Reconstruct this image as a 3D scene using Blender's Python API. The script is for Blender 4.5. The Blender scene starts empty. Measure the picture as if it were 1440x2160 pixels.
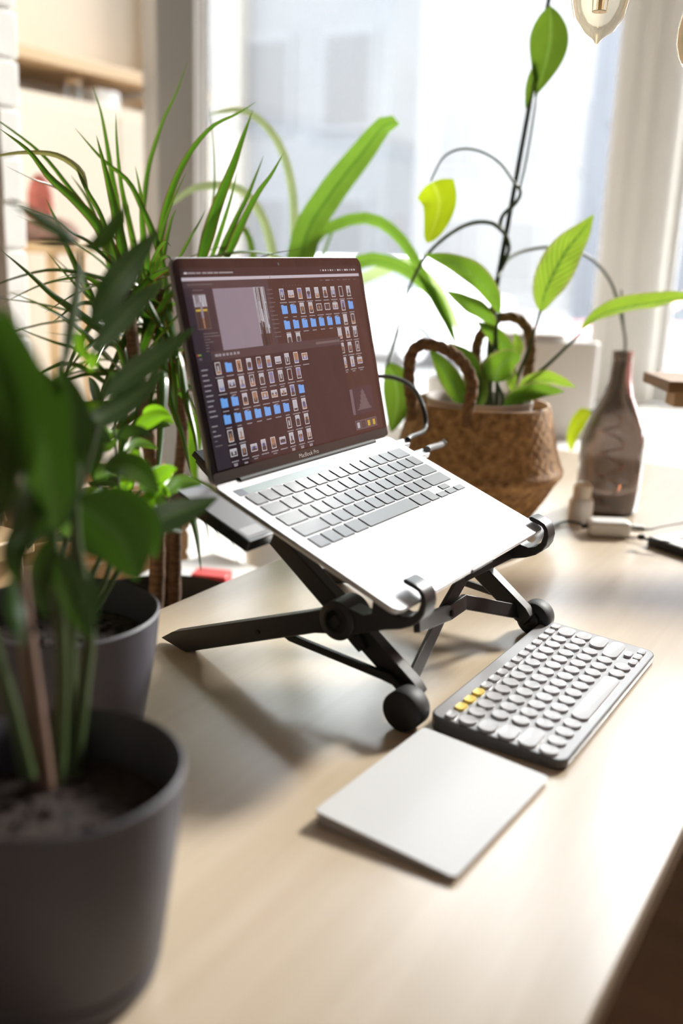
import bpy, bmesh, math, random
from mathutils import Vector, Matrix, Quaternion
PI = math.pi
rnd = random.Random(7)
SC = bpy.context.scene
COL = SC.collection

# ------------------------------------------------------------------ frames
# P frame: desk-top frame (z = 0 on the desk), x along the external keyboard, y away from the user.
# D frame: room frame, desk edges axis aligned, z = 0 on the floor.
TABLE = 0.74
M0 = Matrix.Translation((0, 0, TABLE)) @ Matrix.Rotation(math.radians(-2.6), 4, 'Z')
CAMP = Vector((-0.58309738, -0.29204725, 0.40031479))
RC = Matrix(((0.5628783415918367, 0.1962883887699658, -0.8028940409549161),
             (-0.8256893904563446, 0.17758837675603928, -0.535443179925737),
             (0.03748337037479065, 0.9643304604103543, 0.2620338910715567)))
FPX = 2029.53


def ray(px, py):
    return RC @ Vector(((px - 720) / FPX, -(py - 1080) / FPX, -1))


def at(px, py, dep):
    return CAMP + ray(px, py) * dep


def onz(px, py, z=0.0):
    d = ray(px, py)
    return CAMP + d * ((z - CAMP.z) / d.z)


def toD(p):
    v = M0 @ Vector(p)
    return v


def fromD(p):
    return M0.inverted() @ Vector(p)


# ------------------------------------------------------------------ materials
MATS = {}


def nodes_of(name):
    m = bpy.data.materials.new(name)
    m.use_nodes = True
    nt = m.node_tree
    nt.nodes.clear()
    out = nt.nodes.new('ShaderNodeOutputMaterial')
    return m, nt, out


def N(nt, t, **kw):
    n = nt.nodes.new(t)
    for k, v in kw.items():
        if k in n.inputs.keys():
            n.inputs[k].default_value = v
        else:
            setattr(n, k, v)
    return n


def c4(c):
    return (c[0], c[1], c[2], 1)


def mat(name, col, rough=0.5, metal=0.0, noise=0.0, nscale=30.0, bump=0.0, spec=0.5, emit=None, estr=1.0, coat=0.0, trans=0.0, ior=1.5, stretch=None):
    if name in MATS:
        return MATS[name]
    m, nt, out = nodes_of(name)
    b = N(nt, 'ShaderNodeBsdfPrincipled')
    b.inputs['Base Color'].default_value = c4(col)
    b.inputs['Roughness'].default_value = rough
    b.inputs['Metallic'].default_value = metal
    b.inputs['Specular IOR Level'].default_value = spec
    b.inputs['IOR'].default_value = ior
    b.inputs['Coat Weight'].default_value = coat
    b.inputs['Coat Roughness'].default_value = 0.1
    b.inputs['Transmission Weight'].default_value = trans
    if emit:
        b.inputs['Emission Color'].default_value = c4(emit)
        b.inputs['Emission Strength'].default_value = estr
    if noise or bump:
        tc = N(nt, 'ShaderNodeTexCoord')
        mp = N(nt, 'ShaderNodeMapping')
        if stretch:
            mp.inputs['Scale'].default_value = stretch
        nt.links.new(tc.outputs['Object'], mp.inputs['Vector'])
        nz = N(nt, 'ShaderNodeTexNoise')
        nz.inputs['Scale'].default_value = nscale
        nz.inputs['Detail'].default_value = 5
        nt.links.new(mp.outputs[0], nz.inputs['Vector'])
        if noise:
            r = N(nt, 'ShaderNodeValToRGB')
            r.color_ramp.elements[0].position = 0.3
            r.color_ramp.elements[1].position = 0.7
            r.color_ramp.elements[0].color = c4([max(0, x * (1 - noise)) for x in col])
            r.color_ramp.elements[1].color = c4([min(1, x * (1 + noise)) for x in col])
            nt.links.new(nz.outputs['Fac'], r.inputs[0])
            nt.links.new(r.outputs[0], b.inputs['Base Color'])
        if bump:
            bp = N(nt, 'ShaderNodeBump')
            bp.inputs['Strength'].default_value = bump
            bp.inputs['Distance'].default_value = 0.003
            nt.links.new(nz.outputs['Fac'], bp.inputs['Height'])
            nt.links.new(bp.outputs[0], b.inputs['Normal'])
    nt.links.new(b.outputs[0], out.inputs[0])
    MATS[name] = m
    return m


def leaf_mat(name, col, trans, rough=0.32, tfac=0.4, mid=None, edge=None, veins=0.0, spec=0.5):
    """Leaf blade: UV.x runs across (0..1), UV.y along. Reflecting + light passing through."""
    m, nt, out = nodes_of(name)
    uv = N(nt, 'ShaderNodeUVMap')
    sp = N(nt, 'ShaderNodeSeparateXYZ')
    nt.links.new(uv.outputs[0], sp.inputs[0])
    su = N(nt, 'ShaderNodeMath', operation='SUBTRACT')
    su.inputs[1].default_value = 0.5
    nt.links.new(sp.outputs['X'], su.inputs[0])
    ab = N(nt, 'ShaderNodeMath', operation='ABSOLUTE')
    nt.links.new(su.outputs[0], ab.inputs[0])
    tc = N(nt, 'ShaderNodeTexCoord')
    nz = N(nt, 'ShaderNodeTexNoise')
    nz.inputs['Scale'].default_value = 40
    nt.links.new(tc.outputs['Object'], nz.inputs['Vector'])

    def tint(base):
        r = N(nt, 'ShaderNodeValToRGB')
        e = r.color_ramp.elements
        e[0].position = 0.0
        e[0].color = c4(mid if mid else base)
        e[1].position = 0.07
        e[1].color = c4(base)
        if edge:
            a = r.color_ramp.elements.new(0.38)
            a.color = c4(base)
            a = r.color_ramp.elements.new(0.45)
            a.color = c4(edge)
        nt.links.new(ab.outputs[0], r.inputs[0])
        mx = N(nt, 'ShaderNodeMix', data_type='RGBA', blend_type='MULTIPLY')
        mx.inputs['Factor'].default_value = 0.5
        nt.links.new(r.outputs[0], mx.inputs['A'])
        r2 = N(nt, 'ShaderNodeValToRGB')
        r2.color_ramp.elements[0].color = (0.55, 0.6, 0.5, 1)
        r2.color_ramp.elements[1].color = (1.2, 1.2, 1.1, 1)
        nt.links.new(nz.outputs['Fac'], r2.inputs[0])
        nt.links.new(r2.outputs[0], mx.inputs['B'])
        res = mx.outputs['Result']
        if veins:
            # side veins leaving the midrib at a slant
            k = N(nt, 'ShaderNodeMath', operation='MULTIPLY_ADD')
            k.inputs[1].default_value = -0.55
            nt.links.new(ab.outputs[0], k.inputs[0])
            nt.links.new(sp.outputs['Y'], k.inputs[2])
            s = N(nt, 'ShaderNodeMath', operation='MULTIPLY')
            s.inputs[1].default_value = 75
            nt.links.new(k.outputs[0], s.inputs[0])
            sn = N(nt, 'ShaderNodeMath', operation='SINE')
            nt.links.new(s.outputs[0], sn.inputs[0])
            rr = N(nt, 'ShaderNodeValToRGB')
            rr.color_ramp.elements[0].position = 0.2
            rr.color_ramp.elements[0].color = (1, 1, 1, 1)
            rr.color_ramp.elements[1].position = 0.95
            v = 1 - veins
            rr.color_ramp.elements[1].color = (v, v, v, 1)
            nt.links.new(sn.outputs[0], rr.inputs[0])
            m2 = N(nt, 'ShaderNodeMix', data_type='RGBA', blend_type='MULTIPLY')
            m2.inputs['Factor'].default_value = 1
            nt.links.new(res, m2.inputs['A'])
            nt.links.new(rr.outputs[0], m2.inputs['B'])
            res = m2.outputs['Result']
        return res
    b = N(nt, 'ShaderNodeBsdfPrincipled')
    b.inputs['Roughness'].default_value = rough
    b.inputs['Specular IOR Level'].default_value = spec
    nt.links.new(tint(col), b.inputs['Base Color'])
    t = N(nt, 'ShaderNodeBsdfTranslucent')
    nt.links.new(tint(trans), t.inputs['Color'])
    mx = N(nt, 'ShaderNodeMixShader')
    mx.inputs[0].default_value = tfac
    nt.links.new(b.outputs[0], mx.inputs[1])
    nt.links.new(t.outputs[0], mx.inputs[2])
    nt.links.new(mx.outputs[0], out.inputs[0])
    MATS[name] = m
    return m


def wood_mat(name, c1, c2, rough=0.4, axis='X', scale=1.0, spec=0.5, coat=0.0, cr=0.2):
    m, nt, out = nodes_of(name)
    tc = N(nt, 'ShaderNodeTexCoord')
    mp = N(nt, 'ShaderNodeMapping')
    s = {'X': (0.6, 9, 9), 'Y': (9, 0.6, 9), 'Z': (9, 9, 0.6)}[axis]
    mp.inputs['Scale'].default_value = [k * scale for k in s]
    nt.links.new(tc.outputs['Object'], mp.inputs['Vector'])
    nz = N(nt, 'ShaderNodeTexNoise')
    nz.inputs['Scale'].default_value = 3.0
    nz.inputs['Detail'].default_value = 7
    nz.inputs['Roughness'].default_value = 0.62
    nz.inputs['Distortion'].default_value = 0.6
    nt.links.new(mp.outputs[0], nz.inputs['Vector'])
    r = N(nt, 'ShaderNodeValToRGB')
    r.color_ramp.elements[0].position = 0.3
    r.color_ramp.elements[0].color = c4(c1)
    r.color_ramp.elements[1].position = 0.7
    r.color_ramp.elements[1].color = c4(c2)
    nt.links.new(nz.outputs['Fac'], r.inputs[0])
    n2 = N(nt, 'ShaderNodeTexNoise')
    n2.inputs['Scale'].default_value = 1.7
    n2.inputs['Detail'].default_value = 3
    nt.links.new(tc.outputs['Object'], n2.inputs['Vector'])
    b = N(nt, 'ShaderNodeBsdfPrincipled')
    b.inputs['Specular IOR Level'].default_value = spec
    b.inputs['Coat Weight'].default_value = coat
    b.inputs['Coat Roughness'].default_value = cr
    mr = N(nt, 'ShaderNodeMapRange')
    mr.inputs['To Min'].default_value = rough - 0.06
    mr.inputs['To Max'].default_value = rough + 0.06
    nt.links.new(n2.outputs['Fac'], mr.inputs[0])
    nt.links.new(mr.outputs[0], b.inputs['Roughness'])
    nt.links.new(r.outputs[0], b.inputs['Base Color'])
    bp = N(nt, 'ShaderNodeBump')
    bp.inputs['Strength'].default_value = 0.12
    bp.inputs['Distance'].default_value = 0.002
    nt.links.new(nz.outputs['Fac'], bp.inputs['Height'])
    nt.links.new(bp.outputs[0], b.inputs['Normal'])
    nt.links.new(b.outputs[0], out.inputs[0])
    MATS[name] = m
    return m


def brick_mat(name, c1, mortar, rough=0.7, w=0.25, h=0.085):
    m, nt, out = nodes_of(name)
    tc = N(nt, 'ShaderNodeTexCoord')
    sp = N(nt, 'ShaderNodeSeparateXYZ')
    nt.links.new(tc.outputs['Object'], sp.inputs[0])
    ad = N(nt, 'ShaderNodeMath', operation='ADD')
    nt.links.new(sp.outputs['X'], ad.inputs[0])
    nt.links.new(sp.outputs['Y'], ad.inputs[1])
    cb = N(nt, 'ShaderNodeCombineXYZ')
    nt.links.new(ad.outputs[0], cb.inputs[0])
    nt.links.new(sp.outputs['Z'], cb.inputs[1])
    br = N(nt, 'ShaderNodeTexBrick')
    br.inputs['Scale'].default_value = 1
    br.inputs['Brick Width'].default_value = w
    br.inputs['Row Height'].default_value = h
    br.inputs['Mortar Size'].default_value = 0.008
    br.inputs['Mortar Smooth'].default_value = 0.4
    br.inputs['Color1'].default_value = c4(c1)
    br.inputs['Color2'].default_value = c4([x * 0.85 for x in c1])
    br.inputs['Mortar'].default_value = c4(mortar)
    nt.links.new(cb.outputs[0], br.inputs['Vector'])
    b = N(nt, 'ShaderNodeBsdfPrincipled')
    b.inputs['Roughness'].default_value = rough
    nt.links.new(br.outputs['Color'], b.inputs['Base Color'])
    bp = N(nt, 'ShaderNodeBump')
    bp.invert = True
    bp.inputs['Strength'].default_value = 0.6
    bp.inputs['Distance'].default_value = 0.012
    nt.links.new(br.outputs['Fac'], bp.inputs['Height'])
    nt.links.new(bp.outputs[0], b.inputs['Normal'])
    nt.links.new(b.outputs[0], out.inputs[0])
    MATS[name] = m
    return m


def thin_glass(name, tint=(1, 1, 1), haze=0.0, refl=1.0, hazecol=(1, 1, 1), rough=0.0):
    m, nt, out = nodes_of(name)
    t = N(nt, 'ShaderNodeBsdfTransparent')
    t.inputs[0].default_value = c4(tint)
    g = N(nt, 'ShaderNodeBsdfGlossy')
    g.inputs['Roughness'].default_value = rough
    f = N(nt, 'ShaderNodeFresnel')
    f.inputs['IOR'].default_value = 1.45
    mu = N(nt, 'ShaderNodeMath', operation='MULTIPLY')
    mu.inputs[1].default_value = refl
    nt.links.new(f.outputs[0], mu.inputs[0])
    mx = N(nt, 'ShaderNodeMixShader')
    nt.links.new(mu.outputs[0], mx.inputs[0])
    nt.links.new(t.outputs[0], mx.inputs[1])
    nt.links.new(g.outputs[0], mx.inputs[2])
    res = mx.outputs[0]
    if haze:
        tr = N(nt, 'ShaderNodeBsdfTranslucent')
        tr.inputs[0].default_value = c4(hazecol)
        m2 = N(nt, 'ShaderNodeMixShader')
        m2.inputs[0].default_value = haze
        nt.links.new(res, m2.inputs[1])
        nt.links.new(tr.outputs[0], m2.inputs[2])
        res = m2.outputs[0]
    nt.links.new(res, out.inputs[0])
    MATS[name] = m
    return m


# ------------------------------------------------------------------ mesh builder
class MB:
    def __init__(s):
        s.v = []
        s.f = []
        s.mi = []
        s.uv = {}

    def add(s, verts, faces, mi=0, uvs=None):
        o = len(s.v)
        s.v += [Vector(x) for x in verts]
        for k, f in enumerate(faces):
            s.f.append([i + o for i in f])
            s.mi.append(mi)
            if uvs:
                s.uv[len(s.f) - 1] = [uvs[i] for i in f]
        return s

    def box(s, lo, hi, mi=0, M=None):
        x0, y0, z0 = lo
        x1, y1, z1 = hi
        v = [Vector(p) for p in ((x0, y0, z0), (x1, y0, z0), (x1, y1, z0), (x0, y1, z0), (x0, y0, z1), (x1, y0, z1), (x1, y1, z1), (x0, y1, z1))]
        if M is not None:
            v = [M @ p for p in v]
        return s.add(v, [(0, 3, 2, 1), (4, 5, 6, 7), (0, 1, 5, 4), (1, 2, 6, 5), (2, 3, 7, 6), (3, 0, 4, 7)], mi)

    def prism(s, prof, fn, a, b, mi=0):
        """prof: 2-D outline; fn(u, v, w) -> point; extruded w from a to b."""
        n = len(prof)
        v = [fn(p[0], p[1], a) for p in prof] + [fn(p[0], p[1], b) for p in prof]
        f = [tuple(range(n))[::-1], tuple(range(n, 2 * n))]
        f += [(i, (i + 1) % n, n + (i + 1) % n, n + i) for i in range(n)]
        return s.add(v, f, mi)

    def tube(s, pts, r, n=10, mi=0, caps=True, flat=1.0):
        pts = [Vector(p) for p in pts]
        if not hasattr(r, '__len__'):
            r = [r] * len(pts)
        v = []
        T = (pts[1] - pts[0]).normalized()
        up = Vector((0, 0, 1)) if abs(T.z) < 0.9 else Vector((1, 0, 0))
        nx = T.cross(up).normalized()
        for i, p in enumerate(pts):
            if i == 0:
                t = pts[1] - pts[0]
            elif i == len(pts) - 1:
                t = pts[-1] - pts[-2]
            else:
                t = pts[i + 1] - pts[i - 1]
            t.normalize()
            nx = (nx - t * nx.dot(t)).normalized()
            ny = t.cross(nx)
            for k in range(n):
                a = 2 * PI * k / n
                v.append(p + (nx * math.cos(a) + ny * math.sin(a) * flat) * r[i])
        f = []
        for i in range(len(pts) - 1):
            for k in range(n):
                f.append((i * n + k, i * n + (k + 1) % n, (i + 1) * n + (k + 1) % n, (i + 1) * n + k))
        if caps:
            f.append(tuple(range(n))[::-1])
            f.append(tuple(range((len(pts) - 1) * n, len(pts) * n)))
        return s.add(v, f, mi)

    def lathe(s, prof, c, n=48, mi=0, mod=None, axis=None, closed=False):
        """prof: (r, h) along axis (default z) from c."""
        c = Vector(c)
        A = Matrix.Identity(3) if axis is None else Vector((0, 0, 1)).rotation_difference(Vector(axis)).to_matrix()
        v, f, uv = [], [], []
        m = len(prof)
        for j, (r, h) in enumerate(prof):
            for k in range(n):
                a = 2 * PI * k / n
                rr = r if mod is None else mod(r, h, a, j, k)
                v.append(c + A @ Vector((rr * math.cos(a), rr * math.sin(a), h)))
        for j in range(m - 1 + (1 if closed else 0)):
            j2 = (j + 1) % m
            for k in range(n):
                f.append((j * n + k, j * n + (k + 1) % n, j2 * n + (k + 1) % n, j2 * n + k))
        if not closed:
            if prof[0][0] > 1e-5:
                f.append(tuple(range(n))[::-1])
            if prof[-1][0] > 1e-5:
                f.append(tuple(range((m - 1) * n, m * n)))
        return s.add(v, f, mi)

    def rrect(s, cx, cy, w, h, r, z0, z1, mi=0, fn=None, seg=5, taper=0.0):
        fn = fn or (lambda x, y, z: Vector((x, y, z)))
        p = rr_outline(cx, cy, w, h, r, seg)
        p2 = rr_outline(cx, cy, w - 2 * taper, h - 2 * taper, max(r - taper, 1e-4), seg)
        n = len(p)
        v = [fn(x, y, z0) for x, y in p] + [fn(x, y, z1) for x, y in p2]
        f = [tuple(range(n))[::-1], tuple(range(n, 2 * n))] + [(i, (i + 1) % n, n + (i + 1) % n, n + i) for i in range(n)]
        return s.add(v, f, mi)

    def leaf(s, spine, wid, fold=0.15, roll=0.0, view=None, nseg=16, ncross=4, shape='blade', wave=0.0, ph=0.0, mi=0):
        """Leaf blade along a 3-D spine. view: direction the blade roughly faces (None: horizontal blade)."""
        pts = smooth(spine, nseg)
        n = len(pts)
        v, uv, f = [], [], []
        for i, p in enumerate(pts):
            t = (pts[min(i + 1, n - 1)] - pts[max(i - 1, 0)]).normalized()
            q = i / (n - 1)
            if view == 'cam':
                d = (p - CAMP).normalized()
            elif view is None:
                d = Vector((0, 0, -1))
            else:
                d = Vector(view)
            w = t.cross(d)
            if w.length < 1e-3:
                w = t.cross(Vector((0.3, 0.8, 0.1)))
            w.normalize()
            if roll:
                w = Quaternion(t, roll if not callable(roll) else roll(q)) @ w
            nn = w.cross(t)
            k = wid * width_at(shape, q)
            for j in range(ncross + 1):
                u = j / ncross * 2 - 1
                off = nn * (fold * k * abs(u) - 0.12 * fold * k) if fold else Vector((0, 0, 0))
                if wave:
                    off = off + nn * (wave * k * abs(u) * math.sin(q * 17 + ph + (2 if u > 0 else 0)))
                v.append(p + w * (u * k) + off)
                uv.append(((u + 1) / 2, q))
        c = ncross + 1
        for i in range(n - 1):
            for j in range(ncross):
                f.append((i * c + j, i * c + j + 1, (i + 1) * c + j + 1, (i + 1) * c + j))
        return s.add(v, f, mi, uv)


def width_at(shape, q):
    if shape == 'blade':      # long strap, widest low, long taper
        return max(0.02, min(1, 0.55 + q * 2.2) * (1 - q) ** 0.75 * 1.12)
    if shape == 'strap':
        return max(0.02, min(1, 0.6 + q * 1.2) * (1 - q ** 7) ** 0.6 * (1 if q < 0.9 else 1))
    if shape == 'oval':       # broad leaf, pointed at both ends
        return max(0.015, math.sin(PI * min(1, q ** 0.8)) ** 0.8)
    if shape == 'lance':
        return max(0.015, math.sin(PI * q ** 0.85) ** 0.9)
    if shape == 'drop':
        return max(0.02, math.sin(PI * q ** 1.5) ** .7)
    if shape == 'heart':
        return max(0.02, (min(1, (q + 0.02) * 9) ** 0.6) * (1 - q) ** 0.55)
    return 1


def rr_outline(cx, cy, w, h, r, seg=5):
    p = []
    for (sx, sy, a0) in ((1, 1, 0), (-1, 1, 90), (-1, -1, 180), (1, -1, 270)):
        for k in range(seg + 1):
            a = math.radians(a0 + 90 * k / seg)
            p.append((cx + sx * (w / 2 - r) + r * math.cos(a), cy + sy * (h / 2 - r) + r * math.sin(a)))
    return p


def smooth(pts, n):
    pts = [Vector(p) for p in pts]
    if len(pts) == 2:
        return [pts[0].lerp(pts[1], i / n) for i in range(n + 1)]
    P = [pts[0] * 2 - pts[1]] + pts + [pts[-1] * 2 - pts[-2]]
    dense = []
    for i in range(1, len(P) - 2):
        a, b, c, d = P[i - 1], P[i], P[i + 1], P[i + 2]
        for k in range(12):
            t = k / 12
            dense.append(0.5 * ((2 * b) + (c - a) * t + (2 * a - 5 * b + 4 * c - d) * t * t + (3 * b - a - 3 * c + d) * t ** 3))
    dense.append(pts[-1])
    L = [0]
    for i in range(1, len(dense)):
        L.append(L[-1] + (dense[i] - dense[i - 1]).length)
    out = []
    j = 0
    for k in range(n + 1):
        s = L[-1] * k / n
        while j < len(L) - 2 and L[j + 1] < s:
            j += 1
        t = (s - L[j]) / max(1e-9, L[j + 1] - L[j])
        out.append(dense[j].lerp(dense[j + 1], min(1, max(0, t))))
    return out


WM = {}


def tag(o, label=None, cat=None, group=None, kind=None):
    if label:
        o['label'] = label
    if cat:
        o['category'] = cat
    if group:
        o['group'] = group
    if kind:
        o['kind'] = kind
    return o


def thing(name, label, cat, base=(0, 0, 0), M=None, group=None, space='P'):
    o = bpy.data.objects.new(name, None)
    COL.objects.link(o)
    o.empty_display_size = 0.02
    if M is None:
        M = (M0 if space == 'P' else Matrix.Identity(4)) @ Matrix.Translation(base)
    o.matrix_basis = M
    WM[o] = M.copy()
    return tag(o, label, cat, group)


def obj(name, mb, mats, parent=None, space='P', smoothang=40, bevel=0.0, bseg=2, origin=None, solid=0.0):
    """One mesh object. space: P / D world frames, or L = the parent's own frame."""
    me = bpy.data.meshes.new(name)
    if parent is not None:
        W = WM[parent]
        basis = Matrix.Identity(4)
    else:
        if origin is None:
            origin = (0, 0, 0)
        W = (M0 if space == 'P' else Matrix.Identity(4)) @ Matrix.Translation(origin)
        basis = W
    S = {'P': M0, 'D': Matrix.Identity(4), 'L': W}[space]
    X = W.inverted() @ S
    me.from_pydata([X @ p for p in mb.v], [], mb.f)
    if not isinstance(mats, (list, tuple)):
        mats = [mats]
    for m in mats:
        me.materials.append(m)
    me.polygons.foreach_set('material_index', mb.mi)
    if mb.uv:
        ul = me.uv_layers.new(name='UVMap')
        for i, p in enumerate(me.polygons):
            if i in mb.uv:
                for k, li in enumerate(p.loop_indices):
                    ul.data[li].uv = mb.uv[i][k]
    me.polygons.foreach_set('use_smooth', [True] * len(me.polygons))
    bm = bmesh.new()
    bm.from_mesh(me)
    if not mb.uv:
        bmesh.ops.recalc_face_normals(bm, faces=bm.faces)
    bm.to_mesh(me)
    bm.free()
    me.set_sharp_from_angle(angle=math.radians(smoothang))
    o = bpy.data.objects.new(name, me)
    COL.objects.link(o)
    if parent is not None:
        o.parent = parent
        o.matrix_basis = basis
        WM[o] = W
    else:
        o.matrix_basis = basis
        WM[o] = W
    if bevel:
        b = o.modifiers.new('bevel', 'BEVEL')
        b.width = bevel
        b.segments = bseg
        b.limit_method = 'ANGLE'
        b.angle_limit = math.radians(35)
        b.harden_normals = False
    if solid:
        b = o.modifiers.new('solid', 'SOLIDIFY')
        b.thickness = solid
        b.offset = 0
    return o


def struct(name, mb, m, space='D', **kw):
    o = obj(name, mb, m, None, space, **kw)
    o['kind'] = 'structure'
    return o


def pxp(l, d0, d1=None):
    """pixel track -> points in space, depth running from d0 to d1 along it."""
    d1 = d0 if d1 is None else d1
    n = len(l)
    return [at(p[0], p[1], (p[2] if len(p) > 2 else d0 + (d1 - d0) * i / max(1, n - 1))) for i, p in enumerate(l)]


# ------------------------------------------------------------------ palette
birch = wood_mat('birch_plywood', (0.52, 0.415, 0.29), (0.62, 0.515, 0.39), rough=0.33, axis='X', spec=0.6, coat=0.7, cr=0.2)
ply_edge = wood_mat('plywood_edge', (0.36, 0.27, 0.18), (0.46, 0.35, 0.24), rough=0.6, axis='X')
pinewood = wood_mat('pine_board', (0.50, 0.33, 0.16), (0.66, 0.46, 0.26), rough=0.5, axis='X')
rusticwood = wood_mat('dark_oak_block', (0.23, 0.12, 0.05), (0.36, 0.20, 0.09), rough=0.5, axis='X')
floorwood = wood_mat('floor_boards', (0.20, 0.115, 0.06), (0.27, 0.16, 0.09), rough=0.45, axis='Y', scale=0.4)
whitepaint = mat('white_paint', (0.86, 0.85, 0.82), 0.6, noise=0.03, nscale=6)
creamwall = mat('cream_plaster', (0.84, 0.81, 0.75), 0.8, noise=0.03, nscale=4)
beigewall = mat('beige_plaster', (0.72, 0.64, 0.53), 0.8, noise=0.03, nscale=3)
greypost = mat('grey_painted_post', (0.24, 0.222, 0.20), 0.5, noise=0.03, nscale=5)
darkwall = mat('pale_backroom_plaster', (0.80, 0.80, 0.79), 0.8, noise=0.04, nscale=3)
whitebrick = brick_mat('white_brick', (0.80, 0.78, 0.74), (0.62, 0.59, 0.54))
framewhite = mat('window_frame_paint', (0.92, 0.92, 0.91), 0.4, noise=0.02, nscale=8)
gasket = mat('window_gasket', (0.30, 0.32, 0.36), 0.5)
black_pl = mat('black_plastic', (0.014, 0.013, 0.014), 0.42, noise=0.1, nscale=60, bump=0.05)
black_soft = mat('black_rubber', (0.010, 0.010, 0.011), 0.6)
alu = mat('aluminium', (0.52, 0.505, 0.51), 0.40, metal=0.5, noise=0.015, nscale=300)
alu_dark = mat('grey_aluminium', (0.26, 0.25, 0.25), 0.38, metal=0.6)
trackglass = mat('trackpad_white_glass', (0.62, 0.63, 0.64), 0.38, noise=0.01, nscale=20)
key_black = mat('laptop_key_black', (0.022, 0.022, 0.024), 0.34, spec=0.6)
glassblack = mat('screen_glass', (0.006, 0.006, 0.007), 0.04, spec=0.6, ior=1.55)
bezel = mat('bezel_chin', (0.035, 0.033, 0.032), 0.2, spec=0.5)
logo_mat = mat('logo_grey', (0.5, 0.48, 0.46), 0.4)
kb_body = mat('keyboard_graphite', (0.10, 0.10, 0.105), 0.40, noise=0.04, nscale=80)
kb_top = mat('keyboard_top_glare', (0.30, 0.295, 0.305), 0.28, spec=.8)  # case grey lightened on the top face to carry the window glare
kb_key = mat('keyboard_key_grey', (0.44, 0.435, 0.45), 0.30, spec=.8)
kb_yel = mat('keyboard_key_yellow', (0.78, 0.58, 0.12), 0.45)
potgrey = mat('anthracite_pot', (0.066, 0.064, 0.084), 0.55, noise=0.04, nscale=40)
potblack = mat('black_nursery_pot', (0.012, 0.013, 0.012), 0.45)
soil = mat('potting_soil', (0.022, 0.012, 0.009), 0.95, noise=0.7, nscale=130, bump=1.0)
potwhite = mat('white_ceramic', (0.82, 0.81, 0.79), 0.25)
potpink = mat('pale_plastic', (0.76, 0.70, 0.68), 0.4)
cable_blk = mat('black_cable', (0.012, 0.012, 0.013), 0.45)
plug_gr = mat('plug_grey', (0.25, 0.25, 0.26), 0.35, metal=0.5)
white_pl = mat('white_plastic', (0.80, 0.79, 0.77), 0.35)
brass = mat('brass_cap', (0.55, 0.38, 0.14), 0.3, metal=0.9)
copper = mat('copper_wire', (0.72, 0.30, 0.14), 0.3, metal=0.9)
twine = mat('braided_handle', (0.23, 0.125, 0.055), 0.8, noise=0.45, nscale=120, bump=0.5)
paperwhite = mat('paper_white', (0.85, 0.84, 0.82), 0.7)
redpl = mat('red_cover', (0.75, 0.035, 0.03), 0.4)
bark = mat('cane_bark', (0.17, 0.105, 0.065), 0.85, noise=0.4, nscale=70, bump=0.6, stretch=(1, 1, 3))
stemgreen = mat('green_stem', (0.065, 0.10, 0.035), 0.45, noise=0.15, nscale=40)
stempink = mat('pinkish_stem', (0.22, 0.14, 0.105), 0.5, noise=0.3, nscale=25)
stakegreen = mat('plant_stake', (0.018, 0.035, 0.025), 0.5)
paper_blind = None

lf_drac = leaf_mat('dracaena_leaf', (0.04, 0.095, 0.018), (0.10, 0.26, 0.012), rough=0.28, tfac=0.34, mid=(0.05, 0.14, 0.02), edge=(0.20, 0.045, 0.02), spec=0.6)
lf_dry = leaf_mat('dried_leaf', (0.22, 0.22, 0.10), (0.35, 0.33, 0.10), rough=0.4, tfac=0.3)
lf_dark = leaf_mat('broad_dark_leaf', (0.026, 0.060, 0.016), (0.065, 0.16, 0.012), rough=0.26, tfac=0.28, mid=(0.07, 0.15, 0.03), spec=0.7)
lf_bright = leaf_mat('young_bright_leaf', (0.11, 0.26, 0.015), (0.26, 0.55, 0.015), rough=0.35, tfac=0.45, mid=(0.2, 0.4, 0.06))
lf_strap = leaf_mat('strap_leaf', (0.085, 0.16, 0.025), (0.19, 0.35, 0.035), rough=0.3, tfac=0.42, mid=(0.06, 0.16, 0.015))
lf_pale = leaf_mat('pale_arching_leaf', (0.36, 0.45, 0.27), (0.6, 0.75, 0.35), rough=0.3, tfac=0.45)
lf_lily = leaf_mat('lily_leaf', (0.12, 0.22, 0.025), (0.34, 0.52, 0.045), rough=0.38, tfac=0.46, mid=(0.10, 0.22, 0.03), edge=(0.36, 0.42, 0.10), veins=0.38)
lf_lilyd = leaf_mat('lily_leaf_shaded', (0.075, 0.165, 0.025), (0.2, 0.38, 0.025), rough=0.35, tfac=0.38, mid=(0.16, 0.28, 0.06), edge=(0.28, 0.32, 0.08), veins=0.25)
lf_poth = leaf_mat('vine_leaf', (0.065, 0.13, 0.025), (0.15, 0.26, 0.02), rough=0.3, tfac=0.42, mid=(0.2, 0.34, 0.06))
lf_lime = leaf_mat('lime_vine_leaf', (0.22, 0.32, 0.012), (0.44, 0.55, 0.012), rough=0.35, tfac=0.5, mid=(0.5, 0.6, 0.06))

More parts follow.
